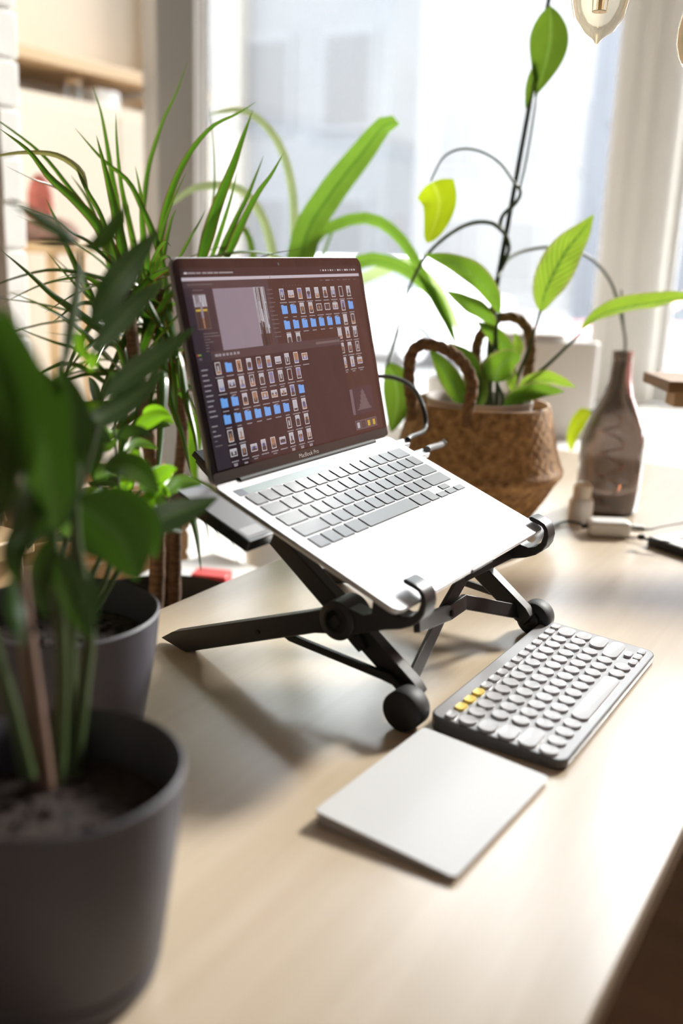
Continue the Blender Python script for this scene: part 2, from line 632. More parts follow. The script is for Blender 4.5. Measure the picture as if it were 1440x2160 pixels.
# ------------------------------------------------------------------ room shell (D frame)
XW, YL, H = 2.30, 2.40, 3.45          # window wall, left wall, ceiling
XB, YB = -3.0, -3.2                   # walls behind the camera
SILL = TABLE
struct('floor', MB().box((XB - .1, YB - .1, -0.08), (XW + .25, YL + .1, 0)), floorwood)
struct('ceiling', MB().box((XB - .1, YB - .1, H), (XW + .25, YL + .1, H + .1)), whitepaint)
struct('wall_left', MB().box((XB, YL, 0), (XW + .25, YL + .1, H)), beigewall)
struct('wall_back', MB().box((XB - .1, YB, 0), (XB, YL, H)), creamwall)
struct('wall_right', MB().box((XB, YB - .1, 0), (XW + .25, YB, H)), darkwall)
LOWS = 0.415
WY0, WY1, WZ1 = -1.75, 2.36, 3.25     # window opening
struct('wall_window', MB().box((XW, YB, 0), (XW + .25, WY0, H)).box((XW, WY1, 0), (XW + .25, YL, H))
       .box((XW, WY0, 0), (XW + .25, .60, SILL - .05)).box((XW, .60, 0), (XW + .25, WY1, LOWS - .05)).box((XW, WY0, WZ1), (XW + .25, WY1, H)), creamwall)

pane = thin_glass('window_pane_glass', (0.97, 0.98, 0.98), haze=0.015, hazecol=(0.95, 0.97, 1.0))
mull = [WY1, 0.60, 0.46, -0.68, -0.82, WY0]
for k, (ya, yb) in enumerate(((0.60, WY1), (-0.68, 0.46), (WY0, -0.82))):
    f = MB()
    x0, x1, t = XW + .03, XW + .07, .045
    zs = LOWS if k == 0 else SILL
    if k == 0:
        f.box((x0, yb - .03, zs), (x1, yb, WZ1))
        ybb = yb - .03
    else:
        f.box((x0, yb - t, zs), (x1, yb, WZ1))
        ybb = yb - t
    f.box((x0, ya, zs), (x1, ya + t, WZ1))
    f.box((x0, ya + t, zs), (x1, ybb, zs + .06)).box((x0, ya + t, WZ1 - .06), (x1, ybb, WZ1))
    w = struct('window_%d' % (k + 1), f, framewhite, bevel=.006)
    obj('window_pane', MB().box((x0 + .03, ya + t, zs + .06), (x0 + .036, ybb, WZ1 - .06)), pane, w, 'D')
struct('trim_1', MB().box((XW + .03, 0.46, SILL), (XW + .07, 0.60, WZ1)), framewhite, bevel=.008)
struct('trim_2', MB().box((XW + .02, -0.82, SILL), (XW + .14, -0.68, WZ1)), framewhite, bevel=.008)
# broad white sill board level with the desk
struct('trim_3', MB().box((1.42, -1.9, SILL - .045), (XW + .05, 0.86, SILL - .003)), whitepaint, bevel=.004)

# grey post between the niche and the window, with glazing profiles on its right side
pA, pB, pC = toD(at(333, 520, 2.62)), toD(at(411, 520, 2.66)), toD(at(446, 520, 2.675))
u = (pB - pA)
u.z = 0
L = u.length
u.normalize()
v2 = Vector((-u.y, u.x, 0))
if v2.dot(pA - toD(CAMP)) < 0:
    v2 = -v2
Mp = Matrix(((u.x, v2.x, 0, pA.x), (u.y, v2.y, 0, pA.y), (0, 0, 1, 0), (0, 0, 0, 1)))
struct('trim_4', MB().box((0, 0, 0), (L, .16, H), M=Mp), greypost, bevel=.004)
prof = MB()
st = (pC - pB).length
for i in range(3):
    prof.box((L + st * (i * .30 + .02), .004 * i, 0), (L + st * (i * .30 + .20), .03, H), 0, M=Mp)
    prof.box((L + st * (i * .30 + .20), .008 + .004 * i, 0), (L + st * (i * .30 + .31), .03, H), 1, M=Mp)
struct('trim_5', prof, [framewhite, gasket])

# whitewashed brick pilaster at the left
PY = 1.30


def ondy(px, py, yD):
    """point on the room plane y = yD seen at a pixel (room frame)"""
    o, d = toD(CAMP), (M0.to_3x3() @ ray(px, py))
    return o + d * ((yD - o.y) / d.y)


xa, xb = ondy(7, 450, PY).x, ondy(53, 450, PY).x
col = MB()
z = 0.0
while z < H - .01:
    e = rnd.uniform(-.0035, .0035)
    col.box((xa, PY + e * .4, z + .003), (xb + e, YL - .002, min(H, z + .083)))
    col.box((xa + .006, PY + .006, z - .004), (xb - .006, YL - .002, z + .004))
    z += .086
struct('wall_column', col, mat('white_brick_paint', (0.92, 0.91, 0.88), 0.75, noise=.05, nscale=14, bump=.3), bevel=.010, bseg=3)

# ------------------------------------------------------------------ desk
desk = thing('desk', 'light birch plywood desk that carries the raised laptop', 'desk', (0.4, 0.135, 0), M=Matrix.Translation((0.45, 0.135, 0)))
obj('desktop', MB().box((-0.62, -0.165, TABLE - .024), (1.415, 0.436, TABLE - .0024)).box((-0.62, -0.1651, TABLE - .0025), (1.415, 0.436, TABLE)),
    [birch], desk, 'D', bevel=.0012)
obj('front_edge', MB().box((-0.62, -0.1662, TABLE - .0235), (1.415, -0.1652, TABLE - .003)), ply_edge, desk, 'D')
for x in (-.56, 1.33):
    for y in (-.11, .38):
        obj('leg', MB().box((x - .025, y - .025, 0), (x + .025, y + .025, TABLE - .024)), pinewood, desk, 'D', bevel=.003)

# ------------------------------------------------------------------ laptop
LO = Vector((0.20767690818033901, 0.07500823722168636, 0.12059517549033452))
RL = Matrix(((0.9998535741987755, -0.010996080226436188, -0.013111688738964455),
             (0.005803555051171568, 0.9387022249385047, -0.3446802164967827),
             (0.016098102705031085, 0.3445536520125055, 0.938628591070048)))
ML = M0 @ Matrix.Translation(LO) @ RL.to_4x4()
laptop = thing('laptop', 'open silver laptop with dark file-window screen resting on the black stand', 'laptop', M=ML)
LW, LD = .3041, .2124
# base, z = 0 is the deck; thin front, thicker back
b = MB()
outl = rr_outline(0, LD / 2, LW, LD, .0095, 7)
n = len(outl)
levels = [(-.0090, .010), (-.0078, .004), (-.0035, .0), (-.0006, .0), (0, .0006)]
V = []
for z, ins in levels:
    for x, y in rr_outline(0, LD / 2, LW - 2 * ins, LD - 2 * ins, max(.002, .0095 - ins), 7):
        V.append((x, y, z))
F = [tuple(range(n))[::-1], tuple(range((len(levels) - 1) * n, len(levels) * n))]
for j in range(len(levels) - 1):
    F += [(j * n + i, j * n + (i + 1) % n, (j + 1) * n + (i + 1) % n, (j + 1) * n + i) for i in range(n)]
b.add(V, F)
base = obj('base', b, alu, laptop, 'L', smoothang=30)
obj('thumb_notch', MB().rrect(.0025, .0008, .045, .0046, .0018, -.003, .00012), mat('notch_shadow', (.12, .12, .12), .5), base, 'L')
# touch pad outline groove + plate
obj('touch_pad', MB().rrect(0, .0465, .134, .083, .004, -.001, .00010), mat('touchpad_alu', (0.81, .81, .82), .28, metal=.75), base, 'L')
obj('groove', MB().rrect(0, .0465, .1346, .0836, .0043, -.001, .00004), mat('groove_grey', (.35, .35, .35), .5), base, 'L')
# touch bar
obj('touch_bar', MB().rrect(.0, .1925, .281, .0105, .001, -.001, .00015), mat('touchbar_glass', (.16, .20, .18), .12, spec=.6), base, 'L')
obj('touch_bar_end', MB().rrect(-.1345, .1925, .012, .0104, .001, -.001, .0002), mat('touchbar_end', (.10, .105, .12), .2), base, 'L')
# keys
U = .01905
well = MB()
rows = [[1] * 13 + [1.5], [1.5] + [1] * 12 + [1], [1.75] + [1] * 11 + [1.75], [2.25] + [1] * 10 + [2.25],
        [1, 1, 1, 1.25, 5, 1.25, 1]]
KX0, KY0, KP = -.1382, .1778, .0187
wellmat = mat('key_well', (.05, .05, .05), .6)
for r, row in enumerate(rows):
    x = KX0
    yc = KY0 - r * KP
    for w in row:
        kw = w * U
        xc = x + kw / 2
        obj('key', MB().rrect(xc, yc, kw - .0026, KP - .0026, .0016, -.0005, .0009, taper=.0003), key_black, base, 'L')
        well.rrect(xc, yc, kw - .0011, KP - .0011, .002, -.001, .00006)
        x += kw
    if r == 4:
        for (dx, dy, hh) in ((.5, -.25, .5), (1.5, .25, .5), (1.5, -.25, .5), (2.5, -.25, .5)):
            xc = x + dx * U
            obj('key', MB().rrect(xc, yc + dy * KP, U - .0026, KP * .5 - .0016, .0012, -.0005, .0009, taper=.0003), key_black, base, 'L')
            well.rrect(xc, yc + dy * KP, U - .0011, KP * .5 - .0006, .0014, -.001, .00006)
obj('key_well', well, wellmat, base, 'L')
# hinge
obj('hinge', MB().tube([(-.118, .2092, -.0005), (.118, .2092, -.0005)], .0030, 14), mat('hinge_black', (.012, .012, .012), .7), base, 'L')
# lid
LA = 0.9818528939559981
YH = .2105


def lidp(x, t, n=0.0):
    return Vector((x, YH + t * math.cos(LA) - n * math.sin(LA), t * math.sin(LA) + n * math.cos(LA)))


LH = .2045
lid = obj('lid', MB().rrect(0, LH / 2, LW, LH, .0095, -.0055, -.0008, fn=lidp, seg=7), alu_dark, laptop, 'L', bevel=.0012)
obj('screen_glass', MB().rrect(0, LH / 2, LW - .0022, LH - .0022, .0088, -.0012, 0, fn=lidp, seg=7), glassblack, lid, 'L')
obj('bezel_chin', MB().rrect(0, .0062, LW - .0024, .0092, .003, -.001, .00006, fn=lidp), bezel, lid, 'L')
obj('webcam', MB().lathe([(.0016, 0), (.0016, .0001), (.0001, .0001)], lidp(0, .1975), 14, axis=(lidp(0, 0, 1) - lidp(0, 0, 0))), mat('webcam', (.10, .10, .12), .1), lid, 'L')


def text_mb(body, size, mapfn, mb=None, align='CENTER'):
    cu = bpy.data.curves.new('t', 'FONT')
    cu.body = body
    cu.size = size
    cu.align_x = align
    cu.align_y = 'CENTER'
    to = bpy.data.objects.new('t', cu)
    COL.objects.link(to)
    bpy.context.view_layer.update()
    dg = bpy.context.evaluated_depsgraph_get()
    me = to.evaluated_get(dg).to_mesh()
    mb = mb or MB()
    mb.add([mapfn(v.co.x, v.co.y) for v in me.vertices], [tuple(p.vertices) for p in me.polygons])
    to.evaluated_get(dg).to_mesh_clear()
    bpy.data.objects.remove(to)
    bpy.data.curves.remove(cu)
    return mb


obj('lettering', text_mb('MacBook Pro', .0062, lambda x, y: lidp(x - .004, .0056 + y, .00015)), logo_mat, lid, 'L')

# screen content: windows and icons, flat lit shapes of the display


def E(name, c, s=1.0):
    return mat('display_' + name, (0.0, 0.0, 0.0), 0.05, emit=c, estr=s * .36, spec=.6, ior=1.55)


SCM = [E('desktop', (.030, .018, .017)), E('window', (.018, .014, .018)), E('sidebar', (.030, .025, .034)), E('menubar', (.46, .42, .47)),
       E('photo_grey', (.22, .19, .235)), E('folder', (.13, .33, .72)), E('thumb_white', (.60, .56, .58)), E('thumb_dark', (.06, .045, .045)),
       E('thumb_blue', (.16, .17, .34)), E('thumb_warm', (.30, .16, .09)), E('text', (.26, .24, .26)), E('yellow', (.5, .36, .05)),
       E('tree_dark', (.055, .035, .03)), E('tree_light', (.40, .40, .44)), E('panel', (.13, .10, .12)), E('red', (.5, .05, .04)), E('green', (.1, .4, .05)),
       E('titlebar', (.045, .036, .042)), E('dim_text', (.12, .10, .105))]
DES, WIN, SIDE, MENU, PHO, FOL, TW, TD, TB, TWA, TX, YE, TRD, TRL, PAN, RED, GRE, TIT, DTX = range(19)
sm = MB()


def q(x0, t0, x1, t1, m, lay=1, sl=0.0):
    z = .00005 + lay * .00004
    sm.add([lidp(x0, t0, z), lidp(x1, t0, z), lidp(x1, t1, z), lidp(x0, t1, z)], [(0, 1, 2, 3)], m)


r2 = random.Random(3)


def icon(x, t, kind):
    if kind == 'f':
        q(x - .0047, t - .0045, x + .0047, t + .0036, FOL, 6)
        q(x - .0047, t + .0036, x - .0005, t + .0045, FOL, 6)
        lw = r2.uniform(.0030, .0052)
        q(x - lw, t - .0084, x + lw, t - .0074, TX, 6)
        return
    w, h = (.0036, .0056) if kind == 'p' else (.0048, .0036)
    if kind == 'e':
        w, h = .0036, .0056
    q(x - w, t - h, x + w, t + h, TW, 6)
    inn = r2.choice([TD, TB, TWA, TD, TRL]) if kind != 'e' else DES
    g = .0007
    q(x - w + g, t - h + g, x + w - g, t + h - g, inn, 7)
    if kind != 'e':
        q(x - w + g, t - h + g, x + w - g, t - h * r2.uniform(.1, .6), r2.choice([TD, TWA, TB, TD]), 8)
        if r2.random() < .6:
            q(x - w + g, t + h * .3, x + w - g, t + h - g, TRL, 8)
        q(x - w * .3, t - h * .5, x + w * .25, t + h * .4, r2.choice([TD, TWA, TRL]), 9)
    lw = r2.uniform(.0048, .0062)
    q(x - lw, t - .0088, x + lw, t - .0078, TX, 6)
    if r2.random() < .6:
        q(x - .003, t - .0110, x + .003, t - .0101, TX, 6)


q(-.1435, .0125, .1435, .1945, DES, 0)
q(-.1435, .1862, .1435, .1945, WIN, 1)
# menu bar text and the light strip under it
for i, (x, w) in enumerate(((-.137, .002), (-.129, .005), (-.120, .003), (-.112, .003), (-.104, .004), (-.096, .003), (-.086, .006), (-.076, .004))):
    q(x - w, .1893, x + w, .1908, TX if i else TW, 3)
for i in range(15):
    x = .07 + i * .0046
    q(x, .1895, x + r2.uniform(.001, .0034), .1912, TW if i % 3 else TX, 3)
q(-.1435, .1832, .1435, .1862, MENU, 2)
q(-.018, .1838, -.0175, .1856, TD, 3)
# photo editor window, upper left
q(-.1435, .118, -.022, .1832, TIT, 1)
q(-.1435, .118, -.1065, .1770, SIDE, 2)
q(-.1385, .1795, -.104, .1803, DTX, 3)
q(-.1320, .1745, -.118, .1752, DTX, 3)
q(-.1052, .1180, -.0300, .1757, PHO, 3)
q(-.0468, .1180, -.0300, .1757, TRL, 4)
for i in range(26):
    x = r2.uniform(-.0465, -.0308)
    a = r2.uniform(.120, .168)
    q(x, a, x + r2.uniform(.0003, .0010), min(.1755, a + r2.uniform(.01, .035)), TRD, 5)
for i in range(16):
    x = r2.uniform(-.0465, -.0318)
    q(x, .1188, x + .0012, r2.uniform(.132, .146), TRD, 6)
q(-.0468, .1180, -.0300, .1305, TRD, 6)
q(-.0468, .1180, -.0255, .1190, YE, 7)
q(-.1335, .1398, -.1160, .1715, DTX, 3)
q(-.1330, .1403, -.1165, .1708, TRD, 4)
q(-.1328, .1600, -.1167, .1706, TRL, 5)
for i in range(14):
    x = r2.uniform(-.1325, -.1172)
    q(x, r2.uniform(.158, .165), x + .0005, .1706, TRD, 6)
q(-.1325, .1560, -.1175, .1578, YE, 6)
q(-.1262, .1500, -.1232, .1640, PHO, 7)
q(-.1257, .1405, -.1237, .1500, TWA, 7)
for i, w in enumerate((.020, .022, .008, .012, .005, .005, .004)):
    q(-.1285, .1362 - i * .0026, -.1285 + w, .1353 - i * .0026, DTX, 3)
# list of folders beside the photo
for i in range(12):
    t = .1725 - i * .0042
    q(-.0262, t - .0005, -.0250, t + .0008, DTX, 3)
    q(-.0242, t - .0004, -.0242 + r2.uniform(.005, .009), t + .0005, DTX, 3)
# tabs at the upper right
for i, w in enumerate((.006, .008, .004, .005, .009, .004, .004)):
    q(.066 + i * .0108, .1795, .066 + i * .0108 + w, .1803, TX if i == 1 else DTX, 3)
for i in range(8):
    q(.001 + i * .0052, .1755, .002 + i * .0052, .1763, DTX, 3)
# back file window
dx, X0 = .01505, -.0030
for c, k in enumerate('plpppppep'):
    icon(X0 + c * dx, .1674, k)
for c, k in enumerate('ffpplllpf'):
    icon(X0 + c * dx, .1523, k)
for c, k in enumerate('fffffffpp'):
    icon(X0 + c * dx, .1370, k)
for c in (0, 1, 6, 7, 8):
    icon(X0 + c * dx, .1226, 'p')
for c in (6, 7, 8):
    icon(X0 + c * dx, .1067, 'p')
for c, k in ((6, 'p'), (7, 'p'), (8, 'l')):
    icon(X0 + c * dx, .0910, k)
# front file window
q(-.1435, .0125, .0860, .1192, WIN, 10)
q(-.1435, .1110, .0860, .1192, TIT, 11)
q(-.1435, .0125, -.1240, .1192, SIDE, 11)
for i, m in enumerate((RED, YE, GRE)):
    q(-.1425 + i * .0022, .1166, -.1411 + i * .0022, .1180, m, 12)
q(-.1405, .1128, -.1365, .1146, DTX, 12)
for i in range(7):
    q(-.1185 + i * .0052, .1142, -.1185 + i * .0052 + (.0034 if i else .0045), .1166, TX, 12)
q(.040, .1140, .084, .1164, DTX, 12)
for i in range(10):
    q(-.1405, .1031 - i * .0047, -.1405 + r2.uniform(.006, .011), .1043 - i * .0047, TX, 12)
for i in range(5):
    q(-.1405, .0520 - i * .0045, -.1405 + r2.uniform(.004, .010), .0531 - i * .0045, TX if i < 3 else DTX, 12)
_q = q


def q(x0, t0, x1, t1, m, lay=1):
    _q(x0, t0, x1, t1, m, lay + 8)


X0, dx = -.1178, .01493
for c, k in enumerate('pfpppplppl'):
    icon(X0 + c * dx, .1036, k)
for c, k in enumerate('plpppppep'):
    icon(X0 + c * dx, .0880, k)
for c, k in enumerate('ffpplllpf'):
    icon(X0 + c * dx, .0719, k)
for c, k in enumerate('fffffffpp'):
    icon(X0 + c * dx, .0566, k)
for c in (0, 1, 6, 7, 8):
    icon(X0 + c * dx, .0410, 'p')
for c, k in enumerate('lplpplppp'):
    icon(X0 + c * dx, .0254, k)
for c in (0, 1, 6, 7, 8):
    q(X0 + c * dx - .0026, .0126, X0 + c * dx + .0026, .0142, TX, 6)
# histogram panel and thumbnails at the lower right
q = _q
q(.0880, .0325, .1310, .0625, SIDE, 3)
q(.0870, .0330, .0925, .0610, PAN, 4)
for i in range(14):
    x = .0965 + i * .0021
    h = .022 * math.exp(-((i - 7) / 3.6) ** 2)
    q(x, .0370, x + .0019, .0372 + h, DTX, 4)
q(.0885, .0160, .1315, .0262, PAN, 3)
for i in range(4):
    q(.0895 + i * .0105, .0170, .0985 + i * .0105, .0252, TRD, 4)
    q(.0915 + i * .0105, .0178, .0965 + i * .0105, .0240, (TRL, TD, YE, YE)[i], 5)
obj('screen_image', sm, SCM, lid, 'L')

# ------------------------------------------------------------------ laptop stand
stand = thing('laptop_stand', 'black folding laptop stand with crossed arms and two round front feet', 'stand', (0.2275, 0.2, 0))
HC = (.155, .0808)


def frame(sgn):
    fx = (lambda x: x) if sgn < 0 else (lambda x: .455 - x)

    def yz(u_, v_, w_):
        return Vector((fx(w_), u_, v_))
    rear = [(.373, .0065), (.358, .0165), (.190, .0800), (.150, .0965), (.138, .0715), (.179, .0625), (.337, .0004), (.343, .0004)]
    arm = obj('support_arm', MB().prism(rear, yz, .086, .1005), black_pl, stand, bevel=.0012)
    obj('rivet', MB().lathe([(.0024, 0), (.0024, .0008), (.0001, .0008)], yz(.245, .0465, .0858), 14, axis=(-1 if sgn < 0 else 1, 0, 0)), black_soft, arm)
    hk = [(.150, .0962), (.128, .0925), (.1195, .0965), (.1182, .1225), (.1150, .1228), (.1115, .1150), (.105, .1075), (.096, .1022), (.088, .1008), (.080, .1035),
          (.0742, .1095), (.0720, .1170), (.0724, .1230), (.0750, .1266), (.0790, .1282), (.0895, .1310), (.0905, .1345), (.0870, .1352), (.0790, .1330), (.0725, .1302),
          (.0685, .1250), (.0665, .1170), (.0678, .1080), (.0720, .1005), (.0790, .0945), (.090, .0892), (.105, .0848), (.138, .0716)]
    obj('hook', MB().prism(hk, yz, .0865, .1065), black_pl, stand, bevel=.0012)
    back = [(.0745, .0275), (.0815, .0150), (.0925, .0205), (.1700, .0755), (.2450, .1310), (.3300, .1885), (.3390, .1960), (.3330, .2035), (.3220, .2000), (.236, .1450), (.160, .0925), (.081, .0360)]
    lg = obj('upright_arm', MB().prism(back, yz, .1008, .1155), black_pl, stand, bevel=.0012)
    obj('rest_pad', MB().prism([(.300, .1775), (.339, .2030), (.335, .2080), (.296, .1830)], yz, .096, .118), black_soft, lg, bevel=.001)
    hub = obj('hub', MB().lathe([(.0165, 0), (.0185, .0015), (.0185, .030), (.0165, .0315)], yz(HC[0], HC[1], .0845), 40, axis=(1 if sgn < 0 else -1, 0, 0)), black_pl, stand, smoothang=50)
    ax = (-1 if sgn < 0 else 1, 0, 0)
    obj('hub_ring', MB().lathe([(.0120, 0), (.0125, .0006), (.0105, .0006), (.0105, 0)], yz(HC[0], HC[1], .0843), 32, axis=ax), black_soft, hub)
    obj('hub_stud', MB().lathe([(.0062, 0), (.0062, .0008), (.0001, .0008)], yz(HC[0], HC[1], .0843), 4, axis=ax), black_soft, hub)
    obj('latch', MB().prism([(.152, .064), (.1365, .0520), (.1350, .0580), (.1290, .0570), (.138, .0700)], yz, .096, .110), black_pl, stand)
    obj('brace', MB().prism([(.226, .0475), (.217, .0500), (.104, .0405), (.082, .0300), (.083, .0240), (.098, .0315), (.112, .0335), (.214, .0425)], yz, .0945, .0995), black_pl, stand, bevel=.0006)
    wh = obj('round_foot', MB().lathe([(.0168, 0), (.0184, .0016), (.0184, .0204), (.0168, .022)], yz(.0795, .0184, .0765), 48, axis=(1 if sgn < 0 else -1, 0, 0)), black_soft, stand, smoothang=50)
    obj('foot_boss', MB().lathe([(.0095, 0), (.0095, .006), (.007, .0075), (.0001, .0075)], yz(.0795, .0184, .0982), 24, axis=(1 if sgn < 0 else -1, 0, 0)), black_pl, wh)
    obj('axle', MB().tube([yz(.0795, .0184, .100), yz(.0855, .0245, .114)], .004, 10), black_pl, stand)


frame(-1)
frame(1)


def link(pts, w=.015, t=.0035):
    mb = MB()
    P = [Vector(p) for p in pts]
    for a, c in zip(P[:-1], P[1:]):
        d = (c - a).normalized()
        nrm = Vector((0, -1, .25))
        wv = d.cross(nrm).normalized()
        nn = wv.cross(d).normalized()
        a2, c2_ = a - d * .003, c + d * .003
        mb.add([a2 + wv * (sx * w / 2) + nn * (sy * t / 2) for (sx, sy) in ((-1, -1), (1, -1), (1, 1), (-1, 1))] +
               [c2_ + wv * (sx * w / 2) + nn * (sy * t / 2) for (sx, sy) in ((-1, -1), (1, -1), (1, 1), (-1, 1))],
               [(3, 2, 1, 0), (4, 5, 6, 7), (0, 1, 5, 4), (1, 2, 6, 5), (2, 3, 7, 6), (3, 0, 4, 7)])
    return mb


obj('cross_link', link([(.106, .084, .090), (.2275, .116, .056), (.262, .116, .0575), (.348, .090, .027)], .015, .006), black_pl, stand, bevel=.0008)
obj('cross_link', link([(.107, .090, .027), (.2275, .122, .055), (.270, .122, .084), (.350, .108, .092)], .015, .004), black_pl, stand, bevel=.0008)
obj('pivot_pin', MB().lathe([(.0034, 0), (.0034, .002), (.002, .003), (.0001, .003)], (.2275, .1125, .0565), 16, axis=(0, -1, .2)), black_soft, stand)

# small port hub pushed against the laptop's left side
hubt = thing('port_hub', 'slim grey and black port hub plugged into the left side of the laptop', 'hub', M=ML @ Matrix.Translation((-.172, .185, -.006)))
Mh = ML.inverted()
hb = obj('housing', MB().rrect(-.001, 0, .034, .105, .002, -.0065, .0042, seg=3), mat('hub_black', (.015, .015, .016), .25), hubt, 'L', bevel=.0008)
obj('top_plate', MB().rrect(-.001, 0, .0305, .0985, .0015, .0040, .0047, seg=3), mat('hub_grey_plate', (.10, .10, .105), .42), hubt, 'L')
obj('label_strip', MB().rrect(-.001, -.040, .024, .011, .001, .0045, .0049, seg=2), mat('hub_label', (.30, .30, .31), .4), hubt, 'L')
for y0 in (-.035, -.012, .012):
    obj('port', MB().box((-.0184, y0 - .0075, -.0045), (-.0174, y0 + .0075, .0015)), mat('hub_port', (.05, .05, .055), .15, metal=.5), hubt, 'L')

# ------------------------------------------------------------------ external keyboard
MK = M0 @ Matrix.Translation((.236991, .0049556, 0)) @ Matrix.Rotation(.03500748, 4, 'Z')
kb = thing('keyboard', 'dark grey compact keyboard with round keys and three yellow keys', 'keyboard', M=MK)
KS = (.0155 - .009) / .124


def kbp(x, y, z):
    top = .01225 + KS * y
    return Vector((x, y, top + z))


body = MB()
out0 = rr_outline(0, 0, .279, .124, .011, 8)
out1 = rr_outline(0, 0, .2775, .1225, .0105, 8)
n = len(out0)
body.add([(x * .992, y * .985, .0008) for x, y in out0] + [Vector((x, y, .003)) for x, y in out0] + [kbp(x, y, -.0012) for x, y in out0] + [kbp(x, y, 0) for x, y in out1],
         [tuple(range(n))[::-1], tuple(range(3 * n, 4 * n))] + [(j * n + i, j * n + (i + 1) % n, (j + 1) * n + (i + 1) % n, (j + 1) * n + i) for j in range(3) for i in range(n)])
obj('case', body, kb_body, kb, 'L', smoothang=30)
obj('top_face', MB().rrect(0, 0, .2755, .1205, .010, -.0005, .0002, fn=kbp, seg=8), kb_top, kb, 'L')
for fx_, fy_ in ((-.12, -.05), (.12, -.05), (-.12, .05), (.12, .05)):
    obj('foot', MB().box((fx_ - .006, fy_ - .004, 0), (fx_ + .006, fy_ + .004, .0012)), black_soft, kb, 'L')


def kkey(x, y, w, h, r, m=kb_key):
    mb = MB()
    o0 = rr_outline(x, y, w, h, r, 7)
    o1 = rr_outline(x, y, w - .0008, h - .0008, r - .0004, 7)
    o2 = rr_outline(x, y, w - .0030, h - .0030, max(.0008, r - .0015), 7)
    o3 = rr_outline(x, y, w * .45, h * .45, r * .45, 7)
    n = len(o0)
    mb.add([kbp(a, c, -.0004) for a, c in o0] + [kbp(a, c, .0016) for a, c in o0] + [kbp(a, c, .0024) for a, c in o1] + [kbp(a, c, .0023) for a, c in o2] + [kbp(a, c, .0019) for a, c in o3],
           [tuple(range(n))[::-1], tuple(range(4 * n, 5 * n))] + [(j * n + i, j * n + (i + 1) % n, (j + 1) * n + (i + 1) % n, (j + 1) * n + i) for j in range(4) for i in range(n)])
    k = obj('key', mb, m, kb, 'L', smoothang=60)
    if m is kb_yel:
        k['label'] = 'yellow key'


KR = .0157
for i in range(15):
    kkey(-.1288 + i * .01815, .0442 - i * .00006, .0135, .0092, .0032, kb_yel if 1 <= i <= 3 else kb_key)
for i in range(13):
    kkey(-.1288 + i * .01865, .0287, KR, KR, KR / 2)
kkey(.1192, .0285, .0240, KR, KR / 2 - .0006)
kkey(-.1262, .0108, .0215, KR, KR / 2 - .0006)
for i in range(12):
    kkey(-.1012 + i * .01855, .0106, KR, KR, KR / 2)
kkey(.1212, .0104, .0200, KR, KR / 2 - .0006)
kkey(-.1248, -.0077, .0250, KR, KR / 2 - .0006)
for i in range(11):
    kkey(-.0985 + i * .01855, -.0076, KR, KR, KR / 2)
kkey(.1168, -.0078, .0300, KR, KR / 2 - .0006)
kkey(-.1200, -.0262, .0345, KR, KR / 2 - .0006)
for i in range(10):
    kkey(-.0900 + i * .01855, -.0261, KR, KR, KR / 2)
kkey(.1085, -.0262, .0440, KR, KR / 2 - .0006)
for x in (-.1300, -.1112, -.0925, -.0738):
    kkey(x, -.0452, KR, KR, KR / 2)
kkey(-.0095, -.0458, .1040, KR, KR / 2 - .0006)
kkey(.0545, -.0456, .0165, KR, KR / 2)
kkey(.0735, -.0456, .0165, KR, KR / 2)
for x, y in ((.0925, -.0505), (.1085, -.0505), (.1085, -.0412), (.1245, -.0505)):
    kkey(x, y, .0140, .0078, .003)

# ------------------------------------------------------------------ white trackpad
tp = thing('trackpad', 'flat white and silver trackpad lying left of the keyboard', 'trackpad', (0, 0, 0))


def tpp(x, y, z):
    return Vector((x, y, .0079 + .0522 * y + z))


o0 = rr_outline(0, 0, .160, .1149, .0045, 6)
n = len(o0)
obj('body', MB().add([(x * .985, y * .98, .0) for x, y in o0] + [tpp(x, y, -.0012) for x, y in o0],
                     [tuple(range(n))[::-1], tuple(range(n, 2 * n))] + [(i, (i + 1) % n, n + (i + 1) % n, n + i) for i in range(n)]), alu, tp, smoothang=30)
obj('touch_surface', MB().rrect(0, 0, .160, .1149, .0045, -.0012, 0, fn=tpp, seg=6), trackglass, tp, bevel=.0003)


def hw(px, dep):
    """half width in metres of something px pixels wide at a depth"""
    return px / 2 / FPX * dep


